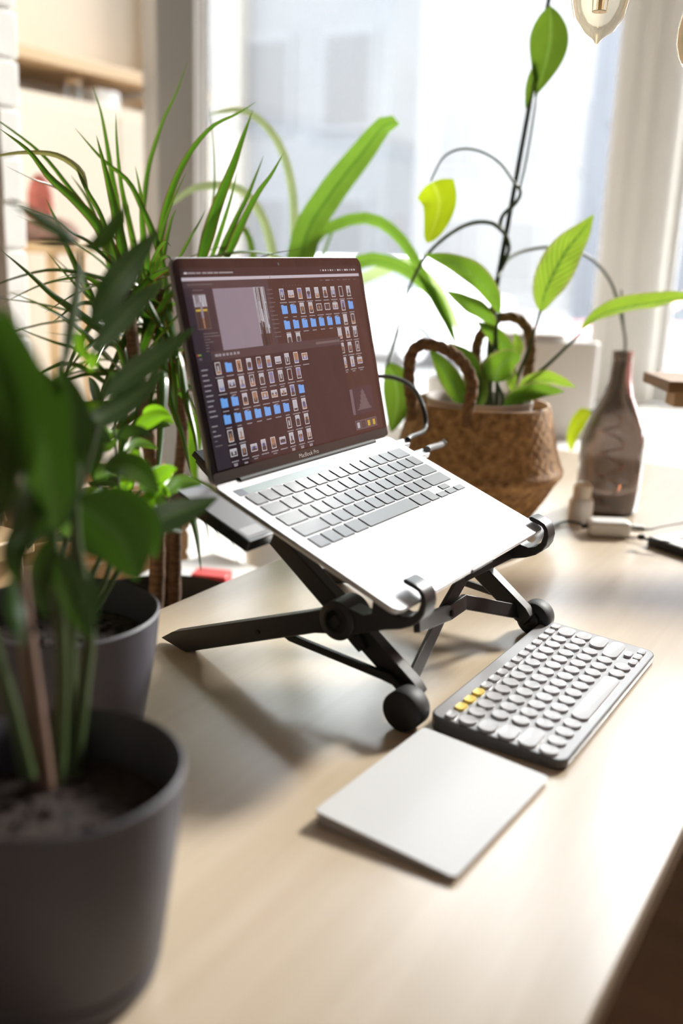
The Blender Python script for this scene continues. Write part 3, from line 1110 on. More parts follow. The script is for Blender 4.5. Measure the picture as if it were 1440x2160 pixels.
def pot(parent, c, r, h, rb, m, soilm=None, soilz=None, wall=.003, groove=True):
    z0 = c[2]
    pr = [(0.0001, 0), (rb * .86, 0), (rb * .95, h * .03), (rb, h * .10)]
    if groove:
        pr += [(rb * 1.005, h * .135), (rb * .985, h * .145), (rb * 1.02, h * .16)]
    pr += [(r * .955, h * .72), (r * .995, h * .97), (r, h * .99), (r - wall * .5, h), (r - wall, h * .985), (r * .93 - wall, h * .6), (rb * .9, h * .1), (.0001, h * .08)]
    p = obj('pot', MB().lathe(pr, c, 72), m, parent, smoothang=50)
    if soilm:
        zz = soilz
        rr = r - wall - .0015
        rs = random.Random(int(r * 1e5))
        prf = [(.0001, zz), (rr * .2, zz), (rr * .4, zz), (rr * .6, zz), (rr * .8, zz), (rr * .93, zz - .001)]
        k_ = rr * .93
        obj('soil', MB().lathe([(k_, zz - .012)] + prf[::-1], c, 44, mod=lambda q_, h_, a, j, k: q_, ), soilm, parent)
        cl = MB()
        for i in range(90):
            a, q_ = rs.uniform(0, 2 * PI), math.sqrt(rs.random()) * rr * .88
            s_ = rs.uniform(.0012, .0036) * (r / .07)
            ctr = Vector(c) + Vector((q_ * math.cos(a), q_ * math.sin(a), zz + s_ * .2))
            Mx = Matrix.Translation(ctr) @ Quaternion((rs.random(), rs.random(), rs.random() + .1), rs.uniform(0, 6)).normalized().to_matrix().to_4x4()
            cl.box((-s_, -s_ * .7, -s_ * .6), (s_, s_ * .7, s_ * .6), M=Mx)
        o = obj('soil_crumbs', cl, soilm, parent, bevel=.0012)
        o['kind'] = 'stuff'
    return p


# ------------------------------------------------------------------ front potted plant
FP = Vector((-.285, .083, 0))
fp = thing('potted_plant', 'dark broad-leaved plant in the nearest grey pot at the left corner of the desk', 'potted plant', FP)
pot(fp, FP, .0685, .131, .0545, potgrey, soil, .101)
for l, d0, d1, w0, w1, m in (
        ([(95, 1670), (80, 1540), (62, 1400), (45, 1250), (35, 1120), (28, 960)], .545, .50, 46, 26, stempink),
        ([(120, 1660), (128, 1520), (130, 1380), (118, 1220), (112, 1080), (118, 960), (130, 760)], .55, .56, 34, 18, stemgreen),
        ([(150, 1660), (165, 1540), (178, 1430), (188, 1340), (175, 1220), (160, 1110), (165, 930)], .56, .57, 36, 14, stemgreen),
        ([(60, 1640), (20, 1480), (-30, 1300), (-60, 1100), (-40, 900)], .53, .47, 34, 18, stemgreen),
        ([(140, 1640), (150, 1500), (152, 1340), (150, 1180), (170, 1040), (205, 900)], .565, .60, 26, 12, stemgreen)):
    P = smooth(pxp(l, d0, d1), 26)
    rr = [hw(w0 + (w1 - w0) * i / 26, d0) for i in range(27)]
    obj('stem', MB().tube(P, rr, 10), m, fp)


def leaf(parent, l, d0, d1, wpx, m, shape='oval', fold=.2, roll=0.0, view='cam', wave=0.0, nseg=16, lab=None):
    P = pxp(l, d0, d1)
    dm = sum((p - CAMP).dot(RC @ Vector((0, 0, -1))) for p in P) / len(P)
    o = obj('leaf', MB().leaf(P, hw(wpx, dm), fold, roll, view, nseg, 6, shape, wave, rnd.uniform(0, 6)), m, parent, smoothang=180)
    if lab:
        o['label'] = lab
    return o


FL = [
    ([(118, 1120), (95, 960), (50, 800), (5, 640)], .50, .44, 120, 'oval', .2),
    ([(60, 1010), (20, 860), (-30, 700), (-60, 560)], .47, .42, 110, 'oval', -.2),
    ([(118, 960), (90, 1020), (60, 1080), (20, 1160)], .52, .47, 70, 'oval', .3),
    ([(130, 800), (150, 690), (165, 600), (170, 510)], .56, .60, 26, 'lance', .3),
    ([(168, 520), (205, 515), (240, 475), (268, 428)], .60, .62, 36, 'lance', .2),
    ([(166, 516), (140, 512), (110, 511), (72, 510)], .60, .57, 15, 'lance', .2),
    ([(168, 520), (135, 492), (85, 460), (15, 420)], .60, .55, 30, 'lance', .5),
    ([(190, 690), (235, 610), (280, 550), (338, 482)], .61, .66, 62, 'lance', .2),
    ([(195, 745), (240, 690), (290, 640), (350, 588)], .61, .66, 50, 'lance', .2),
    ([(215, 840), (275, 790), (340, 745), (412, 690)], .62, .68, 52, 'lance', .25),
    ([(160, 905), (215, 880), (280, 840), (350, 780)], .60, .66, 52, 'lance', .2),
    ([(165, 930), (110, 860), (60, 800), (10, 780)], .57, .50, 90, 'oval', .25),
    ([(150, 1010), (110, 960), (90, 900), (110, 820)], .55, .53, 110, 'oval', .15),
    ([(170, 1040), (100, 1030), (40, 1010), (-30, 1000)], .57, .50, 120, 'oval', .2),
    ([(60, 1130), (90, 1080), (130, 1010), (140, 930)], .50, .50, 80, 'oval', .2),
    ([(150, 1060), (200, 1090), (255, 1140), (292, 1225)], .58, .60, 150, 'oval', .2),
    ([(200, 1040), (240, 1060), (300, 1110), (330, 1180)], .60, .63, 90, 'oval', .2),
    ([(265, 1135), (330, 1100), (395, 1075), (462, 1048)], .62, .68, 66, 'lance', .2),
    ([(115, 1160), (140, 1220), (165, 1290), (192, 1350)], .545, .52, 66, 'oval', .3),
    ([(150, 1180), (175, 1230), (185, 1290), (190, 1350)], .57, .55, 60, 'oval', .2),
    ([(20, 1220), (30, 1270), (35, 1310), (48, 1370)], .50, .47, 40, 'oval', .2),
    ([(-30, 1150), (0, 1000), (10, 850), (-20, 720)], .47, .43, 90, 'oval', .2),
    ([(110, 1000), (150, 940), (150, 860), (120, 760)], .53, .55, 80, 'oval', .3),
    ([(150, 1000), (120, 1060), (70, 1110), (10, 1140)], .56, .52, 90, 'oval', .2),
    ([(40, 900), (70, 960), (110, 1030), (130, 1110)], .54, .55, 90, 'oval', .25),
    ([(170, 1010), (190, 960), (180, 900), (150, 850)], .60, .60, 70, 'oval', .2),
    ([(60, 1080), (40, 1130), (30, 1180), (40, 1240)], .50, .48, 60, 'oval', .2),
    ([(110, 1130), (90, 1190), (85, 1250), (100, 1310)], .54, .53, 50, 'oval', .2),
    ([(215, 990), (260, 980), (300, 1000), (335, 1045)], .63, .66, 60, 'oval', .2),
]
for l, d0, d1, w, shp, fo in FL:
    leaf(fp, l, d0, d1, w, lf_dark, shp, fo, rnd.uniform(-.35, .35))
for l, w in (([(165, 700), (170, 730), (178, 760)], 26), ([(190, 740), (195, 760), (190, 785)], 26), ([(150, 830), (190, 860), (230, 850)], 24)):
    leaf(fp, l, .62, .63, w, lf_bright, 'oval', .2)

# ------------------------------------------------------------------ middle potted plant
MP = Vector((-.119, .276, 0))
mp_ = thing('potted_plant', 'small bright-leaved plant in the grey pot behind the nearest one', 'potted plant', MP)
pot(mp_, MP, .0757, .123, .059, potgrey, soil, .098)
for l, d0, d1 in (([(120, 1290), (130, 1180), (160, 1050), (190, 930)], .75, .76), ([(160, 1295), (210, 1180), (260, 1080), (330, 1000)], .76, .80),
                  ([(140, 1290), (110, 1150), (80, 1000), (40, 880)], .75, .72), ([(180, 1300), (230, 1200), (250, 1050), (240, 900)], .75, .78),
                  ([(200, 1290), (270, 1170), (330, 1080), (375, 1030)], .76, .80)):
    P = smooth(pxp(l, d0, d1), 18)
    obj('stem', MB().tube(P, [.0026 - .0016 * i / 18 for i in range(19)], 8), stemgreen, mp_)
BL = [
    ([(305, 1040), (320, 1015), (345, 995), (362, 985)], 52), ([(350, 1040), (375, 1020), (400, 1018), (425, 1022)], 34),
    ([(262, 950), (285, 935), (310, 938), (335, 948)], 22), ([(250, 990), (275, 970), (300, 975), (318, 1000)], 22),
    ([(180, 900), (200, 885), (225, 880), (245, 862)], 30), ([(170, 950), (200, 935), (225, 940), (250, 925)], 34),
    ([(200, 1010), (225, 990), (250, 995), (280, 1010)], 30), ([(140, 960), (115, 930), (95, 925), (70, 930)], 36),
    ([(60, 900), (40, 870), (25, 860), (0, 870)], 40), ([(160, 1060), (190, 1040), (215, 1045), (240, 1060)], 30),
    ([(225, 1090), (250, 1060), (280, 1055), (300, 1075)], 32), ([(300, 1090), (320, 1060), (345, 1060), (360, 1080)], 30),
    ([(100, 1050), (70, 1030), (45, 1035), (25, 1060)], 40), ([(130, 1120), (100, 1110), (75, 1130), (60, 1160)], 36),
    ([(330, 1040), (345, 1075), (350, 1100), (345, 1120)], 26), ([(245, 890), (235, 860), (240, 840), (255, 815)], 22),
    ([(185, 1120), (215, 1110), (245, 1120), (262, 1140)], 40), ([(40, 880), (70, 850), (90, 845), (115, 850)], 30),
    ([(190, 930), (205, 900), (230, 915), (262, 905)], 26), ([(280, 1020), (255, 1030), (235, 1050), (228, 1075)], 24),
]
for l, w in BL:
    leaf(mp_, l, rnd.uniform(.74, .78), rnd.uniform(.77, .84), w, lf_bright if w < 36 and rnd.random() < .75 or w == 52 else lf_dark, 'oval', rnd.uniform(-.2, .35), rnd.uniform(-.5, .5))

rm = random.Random(21)
for i in range(34):
    x0, y0 = rm.uniform(60, 330), rm.uniform(850, 1150)
    a_ = rm.uniform(0, 2 * PI)
    ln = rm.uniform(50, 95)
    pts_ = [(x0 + ln * t * math.cos(a_), y0 + ln * t * math.sin(a_) * .8 - 14 * math.sin(PI * t)) for t in (0, .33, .66, 1)]
    dd_ = rm.uniform(.70, .86)
    leaf(mp_, pts_, dd_, dd_ + rm.uniform(-.03, .03), rm.uniform(24, 44), lf_bright if rm.random() < .45 else lf_dark, 'oval', rm.uniform(-.2, .4), rm.uniform(-.8, .8))

# ------------------------------------------------------------------ low bench behind the desk
BZ = TABLE - .325
pe0 = ondy(58, 1300, .47).x + .012
bench = thing('bench', 'low white bench behind the desk carrying the tall spiky plant', 'bench', (.6, .8, 0), space='D')
obj('bench_top', MB().box((pe0, .47, BZ - .03), (XW - .01, 1.40, BZ)), whitepaint, bench, 'D', bevel=.003)
for x in (pe0 + .04, 2.2):
    for y in (.51, 1.34):
        obj('leg', MB().box((x - .025, y - .025, 0), (x + .025, y + .025, BZ - .03)), whitepaint, bench, 'D', bevel=.003)

# ------------------------------------------------------------------ dracaena
DC = Vector((.335, .618, -.325))
dr = thing('potted_plant', 'spiky red-edged plant on two bare canes in a black pot behind the desk', 'potted plant', DC)
pot(dr, DC, .124, .238, .10, potblack, soil, .205, groove=False)
cane_tops = []
for l, d0, d1, w in (([(326, 1310), (332, 1180), (326, 1050), (310, 900), (285, 760), (262, 600)], 1.33, 1.20, 34),
                     ([(368, 1300), (370, 1160), (374, 1040), (385, 900), (365, 760), (338, 610)], 1.36, 1.27, 27),
                     ([(350, 1310), (352, 1180), (380, 930), (388, 800), (402, 650)], 1.37, 1.30, 18)):
    P = smooth(pxp(l, d0, d1), 40)
    rr = [hw(w, d0) * (1 - .25 * i / 40) * (1 + .05 * math.sin(i * 2.3)) for i in range(41)]
    obj('cane', MB().tube(P, rr, 14), bark, dr)
    cane_tops.append(P)
DL = [
    ([(268, 600), (200, 470), (140, 388), (85, 322), (0, 257), (-40, 235)], 13, 1.16),
    ([(275, 610), (215, 490), (160, 425), (105, 375), (60, 318), (0, 272)], 26, 1.13),
    ([(260, 520), (190, 450), (120, 397), (70, 378), (12, 350)], 7, 1.2),
    ([(250, 570), (190, 512), (150, 490), (115, 463), (40, 433)], 8, 1.12),
    ([(215, 670), (180, 600), (150, 540), (118, 465), (97, 418)], 16, 1.18),
    ([(255, 470), (240, 400), (224, 300), (212, 235), (195, 180)], 14, 1.2),
    ([(295, 580), (272, 470), (255, 390), (246, 300), (244, 238)], 14, 1.2),
    ([(270, 600), (252, 490), (232, 400), (216, 335), (203, 285)], 24, 1.14),
    ([(350, 580), (325, 500), (300, 440), (270, 382), (215, 335), (158, 270)], 15, 1.15),
    ([(300, 470), (310, 370), (325, 310), (345, 252), (372, 195), (396, 128)], 11, 1.28),
    ([(330, 560), (345, 460), (370, 380), (405, 315), (450, 265), (500, 240), (541, 214)], 17, 1.18),
    ([(330, 540), (348, 470), (366, 420), (392, 365)], 8, 1.15),
    ([(420, 560), (448, 460), (472, 395), (492, 345), (512, 288), (533, 232)], 28, 1.16),
    ([(455, 560), (500, 460), (522, 415), (540, 370), (556, 328)], 15, 1.2),
    ([(470, 560), (515, 460), (545, 405), (572, 368), (598, 322)], 17, 1.18),
    ([(440, 560), (470, 470), (487, 415), (500, 362)], 11, 1.22),
    ([(375, 550), (400, 505), (420, 470), (436, 438)], 7, 1.18),
    ([(440, 480), (452, 400), (450, 300), (440, 222)], 5, 1.3),
    ([(250, 720), (160, 655), (110, 620), (60, 575), (3, 528)], 20, 1.1),
    ([(230, 760), (160, 690), (100, 650), (20, 615)], 10, 1.2),
    ([(240, 800), (170, 740), (110, 720), (30, 690)], 10, 1.2),
    ([(260, 640), (215, 600), (170, 585), (90, 600), (5, 640)], 8, 1.2),
    ([(260, 700), (200, 640), (140, 580), (98, 530)], 9, 1.18),
    ([(300, 640), (260, 570), (235, 540), (205, 525)], 6, 1.18),
    ([(310, 600), (290, 540), (280, 500), (262, 440), (258, 400)], 12, 1.18),
    ([(330, 620), (320, 560), (345, 510), (362, 520)], 12, 1.12),
    ([(330, 620), (345, 540), (360, 470), (372, 440)], 16, 1.2),
    ([(300, 640), (330, 560), (352, 540), (370, 560)], 12, 1.15),
    ([(340, 780), (345, 800), (342, 900), (335, 985), (330, 1040)], 27, 1.13),
    ([(290, 880), (285, 940), (280, 1000), (275, 1040)], 20, 1.15),
    ([(255, 850), (258, 930), (250, 1000), (240, 1060)], 26, 1.18),
    ([(350, 700), (378, 760), (395, 850), (412, 920), (420, 990)], 22, 1.17),
    ([(340, 740), (360, 840), (385, 920), (402, 1000)], 22, 1.15),
    ([(300, 760), (280, 800), (250, 860), (238, 920)], 18, 1.15),
    ([(360, 800), (390, 830), (410, 860), (425, 890)], 12, 1.25),
    ([(250, 780), (215, 840), (200, 900), (180, 960)], 14, 1.2),
    ([(260, 740), (220, 715), (180, 735), (150, 770)], 14, 1.15),
    ([(270, 800), (250, 735), (225, 720), (200, 770)], 12, 1.12),
    ([(240, 820), (160, 770), (100, 780), (40, 830)], 12, 1.2),
    ([(240, 790), (180, 790), (110, 810), (40, 790)], 9, 1.2),
    ([(235, 850), (160, 860), (90, 900), (30, 960)], 12, 1.2),
    ([(372, 1050), (400, 1080), (415, 1130), (425, 1210)], 18, 1.3),
    ([(380, 1030), (420, 1050), (432, 1080), (442, 1150)], 14, 1.3),
    ([(375, 1020), (440, 1040), (480, 1100), (502, 1195)], 9, 1.38),
    ([(375, 1000), (450, 1030), (500, 1090), (528, 1175)], 8, 1.4),
    ([(375, 1010), (430, 1060), (455, 1110), (468, 1170)], 8, 1.42),
    ([(300, 560), (290, 640), (262, 720), (225, 800), (200, 860)], 22, 1.2),
    ([(320, 560), (315, 660), (300, 760), (290, 850), (285, 930)], 24, 1.2),
    ([(335, 600), (340, 680), (330, 760), (318, 830), (312, 900)], 26, 1.22),
    ([(290, 560), (270, 640), (250, 690), (215, 740), (170, 780)], 20, 1.2),
    ([(345, 580), (355, 660), (362, 740), (370, 830), (376, 900)], 20, 1.22),
    ([(280, 620), (240, 640), (190, 690), (150, 760), (120, 850)], 16, 1.2),
    ([(270, 640), (235, 560), (205, 470), (185, 420), (150, 370)], 18, 1.22),
    ([(330, 640), (310, 560), (300, 480), (296, 410), (285, 350)], 18, 1.22),
    ([(320, 700), (270, 690), (220, 650), (170, 640), (110, 680)], 16, 1.2),
    ([(340, 690), (300, 620), (280, 600), (240, 620), (210, 680)], 18, 1.16),
]
for l, w, d in DL:
    leaf(dr, l, d + .06, d - .03 + rnd.uniform(-.04, .04), w * 1.12, lf_drac, 'blade', .45, rnd.uniform(-.5, .5), nseg=20)
leaf(dr, [(262, 590), (215, 460), (185, 405), (160, 352)], 1.15, 1.12, 10, lf_drac, 'strap', .4)
leaf(dr, [(182, 398), (170, 360), (120, 327), (55, 321), (0, 328), (-40, 345)], 1.13, 1.1, 15, lf_dry, 'blade', .5, .2, lab='dried drooping leaf')
# the rest of each crown: arching blades around the cane tops
for i in range(42):
    P = cane_tops[i % 3]
    p = P[rnd.randint(27, 40)]
    az = rnd.uniform(0, 2 * PI)
    ele = rnd.uniform(-.2, 1.25)
    Ln = rnd.uniform(.18, .34)
    d = Vector((math.cos(az) * math.cos(ele), math.sin(az) * math.cos(ele), math.sin(ele)))
    sp = [p]
    for s_ in range(5):
        sp.append(sp[-1] + d * Ln / 5)
        d = (d + Vector((0, 0, -rnd.uniform(.10, .34)))).normalized()
    obj('leaf', MB().leaf(sp, rnd.uniform(.007, .012), .4, rnd.uniform(-.3, .3), None, 14, 4, 'blade'), lf_drac, dr, smoothang=180)

# ------------------------------------------------------------------ strap-leaved plant behind the laptop
SB = at(618, 1015, 1.86)
SB.z = -.325
stp = thing('potted_plant', 'arching strap-leaved plant standing behind the laptop screen', 'potted plant', SB)
pot(stp, SB, .10, .29, .085, potwhite, soil, .262, groove=False)
for l, d0, d1, w, m, shp, fo, ro in (
        ([(600, 980), (610, 760), (640, 520), (690, 420), (765, 322), (812, 262), (842, 262)], 1.70, 1.52, 62, lf_strap, 'strap', .35, .1),
        ([(620, 980), (632, 700), (655, 522), (710, 475), (780, 462), (840, 500), (885, 570), (925, 650), (965, 725)], 1.72, 1.62, 26, lf_strap, 'strap', .4, .3),
        ([(610, 980), (640, 700), (700, 490), (740, 470), (790, 462), (845, 470)], 1.74, 1.7, 14, lf_strap, 'blade', .4, .3),
        ([(600, 990), (618, 700), (622, 470), (612, 370), (585, 295), (540, 245), (495, 230), (438, 242)], 1.74, 1.60, 22, lf_pale, 'strap', .3, .5),
        ([(590, 980), (590, 700), (575, 530), (545, 440), (500, 395), (450, 390), (400, 400), (352, 440)], 1.72, 1.60, 22, lf_pale, 'strap', .3, .4),
        ([(640, 980), (700, 640), (760, 555), (830, 560), (880, 590), (925, 640), (962, 730)], 1.72, 1.62, 34, lf_strap, 'strap', .35, .5),
        ([(650, 980), (730, 640), (800, 575), (860, 560), (915, 600), (950, 660), (975, 720)], 1.76, 1.7, 26, lf_pale, 'strap', .3, .4),
        ([(560, 1000), (500, 960), (440, 900), (415, 905), (408, 985), (420, 1030)], 1.66, 1.6, 40, lf_bright, 'oval', .2, .2),
        ([(540, 1000), (480, 960), (425, 880), (405, 890), (398, 960)], 1.70, 1.66, 34, lf_bright, 'oval', .2, -.3),
        ([(600, 980), (560, 700), (530, 520), (510, 480), (490, 500), (470, 560)], 1.7, 1.6, 16, lf_strap, 'strap', .3, .2)):
    leaf(stp, l, d0, d1, w, m, shp, fo, ro, nseg=30)

# ------------------------------------------------------------------ seagrass basket with peace lily and climbing vine
BC = Vector((.75, .35, 0))
bk = thing('basket', 'brown woven belly basket with two braided handles holding leafy plants', 'basket', BC)
weave, wnt, wout = nodes_of('seagrass_weave')
tc = N(wnt, 'ShaderNodeTexCoord')
nz = N(wnt, 'ShaderNodeTexNoise')
nz.inputs['Scale'].default_value = 90
nz.inputs['Detail'].default_value = 6
wnt.links.new(tc.outputs['Object'], nz.inputs['Vector'])
rp = N(wnt, 'ShaderNodeValToRGB')
rp.color_ramp.elements[0].position = .28
rp.color_ramp.elements[0].color = (.19, .085, .028, 1)
rp.color_ramp.elements[1].position = .75
rp.color_ramp.elements[1].color = (.66, .39, .16, 1)
wnt.links.new(nz.outputs['Fac'], rp.inputs[0])
wb = N(wnt, 'ShaderNodeBsdfPrincipled')
wb.inputs['Roughness'].default_value = .6
wnt.links.new(rp.outputs[0], wb.inputs['Base Color'])
bp = N(wnt, 'ShaderNodeBump')
bp.inputs['Strength'].default_value = .8
bp.inputs['Distance'].default_value = .002
wnt.links.new(nz.outputs['Fac'], bp.inputs['Height'])
wnt.links.new(bp.outputs[0], wb.inputs['Normal'])
wnt.links.new(wb.outputs[0], wout.inputs[0])
keyp = [(.082, .0), (.090, .012), (.108, .040), (.121, .064), (.127, .074), (.133, .082), (.133, .088), (.128, .097), (.122, .116), (.116, .140), (.111, .162), (.1065, .182), (.1050, .186)]
prf = []
for (a, c) in zip(keyp[:-1], keyp[1:]):
    for t in range(5):
        prf.append((a[0] + (c[0] - a[0]) * t / 5, a[1] + (c[1] - a[1]) * t / 5))
prf.append(keyp[-1])
NB = 168


def wv(r, h, a, j, k):
    if h < .003 or h > .184:
        return r
    row = j // 2
    s_ = math.sin(k * PI / 2 + (row % 2) * PI + row * .35)
    return r + .0012 * s_ * (1 if j % 2 else .35)


inner = [(.1015, .186), (.112, .14), (.122, .095), (.122, .075), (.085, .012), (.0001, .008)]
obj('woven_body', MB().lathe([(.0001, 0)] + prf + inner, BC, NB, mod=lambda r, h, a, j, k: wv(r, h, a, j, k) if 0 < j <= len(prf) else r), weave, bk, smoothang=70)
for l in ([(868, 885, 1.42), (868, 850, 1.41), (862, 800, 1.40), (866, 750, 1.39), (885, 728, 1.385), (915, 728, 1.38), (950, 742, 1.375), (980, 770, 1.37), (996, 810, 1.365), (990, 850, 1.365), (984, 900, 1.37)],
          [(1004, 850, 1.56), (1004, 790, 1.56), (1005, 730, 1.55), (1022, 695, 1.55), (1050, 672, 1.55), (1085, 670, 1.55), (1110, 690, 1.55), (1120, 730, 1.55), (1115, 780, 1.55), (1106, 850, 1.55)]):
    ctr = smooth(pxp(l, 1.4), 70)
    hm = MB()
    for ph in range(3):
        pts, rad = [], []
        for i, p in enumerate(ctr):
            t = (ctr[min(i + 1, 70)] - ctr[max(i - 1, 0)]).normalized()
            a1 = t.cross(Vector((.5, .4, .3))).normalized()
            a2 = t.cross(a1)
            an = i * .62 + ph * 2 * PI / 3
            e = .0038 if 5 < i < 65 else .002
            pts.append(p + a1 * math.cos(an) * e + a2 * math.sin(an) * e)
            rad.append(.0056)
        hm.tube(pts, rad, 8)
    obj('handle', hm, twine, bk, smoothang=60)

PLC = BC + Vector((.012, .008, .012))
pl = thing('potted_plant', 'peace lily with long veined leaves growing out of the woven basket', 'potted plant', PLC)
pot(pl, PLC, .082, .178, .062, potpink, soil, .150, groove=False)


def petiole(parent, l, d0, d1, w0, w1, m=stemgreen, name='stem', n=22):
    P = smooth(pxp(l, d0, d1), n)
    dm = (d0 + d1) / 2
    return obj(name, MB().tube(P, [hw(w0 + (w1 - w0) * i / n, dm) for i in range(n + 1)], 8), m, parent)


for l, d0, d1 in (([(1072, 872), (1090, 800), (1115, 735), (1140, 655)], 1.50, 1.46), ([(1080, 872), (1110, 810), (1160, 765), (1225, 702)], 1.50, 1.45),
                  ([(1040, 872), (1034, 820), (1040, 740), (1052, 660)], 1.50, 1.45), ([(1046, 872), (1048, 820), (1048, 750), (1046, 690)], 1.51, 1.46),
                  ([(1055, 872), (1060, 840), (1050, 812), (1046, 800)], 1.49, 1.46), ([(1062, 872), (1075, 830), (1082, 790), (1084, 762)], 1.52, 1.5),
                  ([(1020, 872), (1026, 830), (1022, 800), (1015, 770)], 1.50, 1.47), ([(1085, 874), (1098, 850), (1110, 838), (1120, 830)], 1.5, 1.45)):
    petiole(pl, l, d0, d1, 10, 6)
LL = [
    ([(1140, 660), (1152, 610), (1190, 535), (1225, 490), (1252, 452)], 1.46, 1.44, 74, lf_lily, 'lance', .12, .0, .05),
    ([(1222, 698), (1265, 664), (1330, 645), (1390, 636), (1440, 628), (1490, 640)], 1.45, 1.42, 44, lf_lily, 'lance', .45, .7, .08),
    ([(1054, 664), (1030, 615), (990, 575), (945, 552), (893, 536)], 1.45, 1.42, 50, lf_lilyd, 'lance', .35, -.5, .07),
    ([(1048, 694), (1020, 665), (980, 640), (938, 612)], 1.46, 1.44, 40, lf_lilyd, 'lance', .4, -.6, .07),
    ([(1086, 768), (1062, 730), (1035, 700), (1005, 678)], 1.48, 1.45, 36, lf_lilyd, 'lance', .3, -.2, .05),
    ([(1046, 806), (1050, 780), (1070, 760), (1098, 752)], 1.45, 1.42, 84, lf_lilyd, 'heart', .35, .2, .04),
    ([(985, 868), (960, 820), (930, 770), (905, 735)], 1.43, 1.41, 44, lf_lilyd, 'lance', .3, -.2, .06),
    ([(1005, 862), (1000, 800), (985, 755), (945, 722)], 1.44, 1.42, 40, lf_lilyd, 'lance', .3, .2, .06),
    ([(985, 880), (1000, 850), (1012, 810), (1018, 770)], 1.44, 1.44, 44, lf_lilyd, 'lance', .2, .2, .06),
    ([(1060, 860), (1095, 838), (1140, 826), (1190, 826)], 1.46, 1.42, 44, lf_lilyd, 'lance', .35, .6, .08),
    ([(1090, 822), (1120, 806), (1160, 802), (1215, 818)], 1.48, 1.46, 40, lf_lily, 'lance', .4, .8, .08),
    ([(1080, 765), (1088, 745), (1092, 725), (1085, 700)], 1.5, 1.5, 24, lf_lily, 'lance', .2, .2, .05),
    ([(960, 840), (945, 800), (935, 780), (930, 750)], 1.46, 1.46, 30, lf_lily, 'lance', .2, .2, .05),
    ([(1083, 770), (1078, 800), (1082, 820), (1090, 835)], 1.47, 1.46, 22, lf_lily, 'lance', .2, .2, .05),
]
for l, d0, d1, w, m, shp, fo, ro, wa in LL:
    leaf(pl, l, d0, d1, w * 1.06, m, shp, fo, ro, wave=wa, nseg=22)

vine = thing('climbing_vine', 'heart-leaved vine climbing a thin dark stake above the basket', 'vine', at(1034, 880, 1.52))
obj('stake', MB().tube([at(1030, 880, 1.52), at(1044, 620, 1.50), at(1157, 0, 1.50), at(1176, -110, 1.50)], [.0042, .0042, .0036, .0034], 10), stakegreen, vine)
petiole(vine, [(1032, 880), (1030, 760), (1038, 640), (1050, 585), (1064, 552), (1073, 525), (1068, 500), (1054, 478), (1062, 452), (1084, 432), (1097, 412), (1096, 398), (1088, 390)], 1.51, 1.48, 11, 8, stemgreen, 'vine_stem', 50)
petiole(vine, [(1096, 398), (1108, 345), (1122, 265), (1134, 180)], 1.48, 1.47, 5, 4)
petiole(vine, [(1088, 392), (1060, 350), (1020, 322), (975, 314), (935, 332), (908, 382)], 1.48, 1.44, 6, 4)
petiole(vine, [(1060, 488), (1035, 470), (990, 472), (940, 500), (895, 545), (862, 610), (838, 690), (815, 775)], 1.48, 1.50, 9, 5, stemgreen, 'stem', 34)
petiole(vine, [(1048, 585), (1070, 548), (1110, 528), (1180, 522), (1245, 545), (1290, 600), (1312, 680), (1318, 740), (1300, 820), (1245, 870)], 1.49, 1.78, 8, 5, stemgreen, 'stem', 40)
petiole(vine, [(1310, 612), (1312, 650), (1316, 700)], 1.62, 1.66, 4, 4)
leaf(vine, [(1128, 205), (1146, 150), (1160, 85), (1160, 12)], 1.47, 1.45, 84, lf_poth, 'drop', .25, .25, nseg=20)
leaf(vine, [(1140, 120), (1128, 150), (1117, 190), (1108, 230)], 1.47, 1.46, 24, lf_poth, 'lance', .3, .2)
leaf(vine, [(912, 384), (926, 425), (918, 470), (900, 512)], 1.44, 1.43, 90, lf_lime, 'heart', .15, .05, nseg=20)
leaf(vine, [(815, 765), (832, 800), (838, 850), (825, 912)], 1.52, 1.50, 64, lf_poth, 'oval', .25, .2, nseg=20)
leaf(vine, [(1246, 866), (1220, 890), (1206, 920), (1204, 952)], 1.78, 1.76, 44, lf_lime, 'heart', .25, .2, nseg=16)

# ------------------------------------------------------------------ things on the right part of the desk
BT = Vector((.958, .206, 0))
bot = thing('bottle', 'tall smoky brown glass bottle with a copper light string inside', 'bottle', BT)
glassbr, gnt, gout = nodes_of('smoky_glass')
gb = N(gnt, 'ShaderNodeBsdfPrincipled')
gb.inputs['Base Color'].default_value = (.34, .29, .26, 1)
gb.inputs['Roughness'].default_value = .06
gb.inputs['Transmission Weight'].default_value = 1
gb.inputs['IOR'].default_value = 1.45
gnt.links.new(gb.outputs[0], gout.inputs[0])
RB = .0505
pr = [(.0001, 0), (RB * .9, 0), (RB, .005), (RB * 1.03, .06), (RB * 1.03, .115), (RB * .93, .140), (RB * .70, .166), (RB * .46, .192), (RB * .36, .215), (RB * .32, .246), (RB * .335, .2465), (RB * .335, .262)]
ins = [(r - .0024, max(h, .004)) for r, h in pr[::-1]]
ins = [(max(r, .0001), h) for r, h in ins]
obj('glass_body', MB().lathe(pr + ins, BT, 64), glassbr, bot, smoothang=60)
hx = smooth([BT + Vector((.022 * math.cos(i * 1.9) * (1 if i < 12 else .5), .022 * math.sin(i * 1.9) * (1 if i < 12 else .5), .010 + .011 * i)) for i in range(15)], 160)
obj('light_string', MB().tube(hx, .0009, 6), copper, bot)
for i in range(8, 160, 19):
    obj('bead_light', MB().lathe([(.0001, -.0022), (.0018, -.0012), (.0022, 0), (.0018, .0012), (.0001, .0022)], hx[i], 8), white_pl, bot)

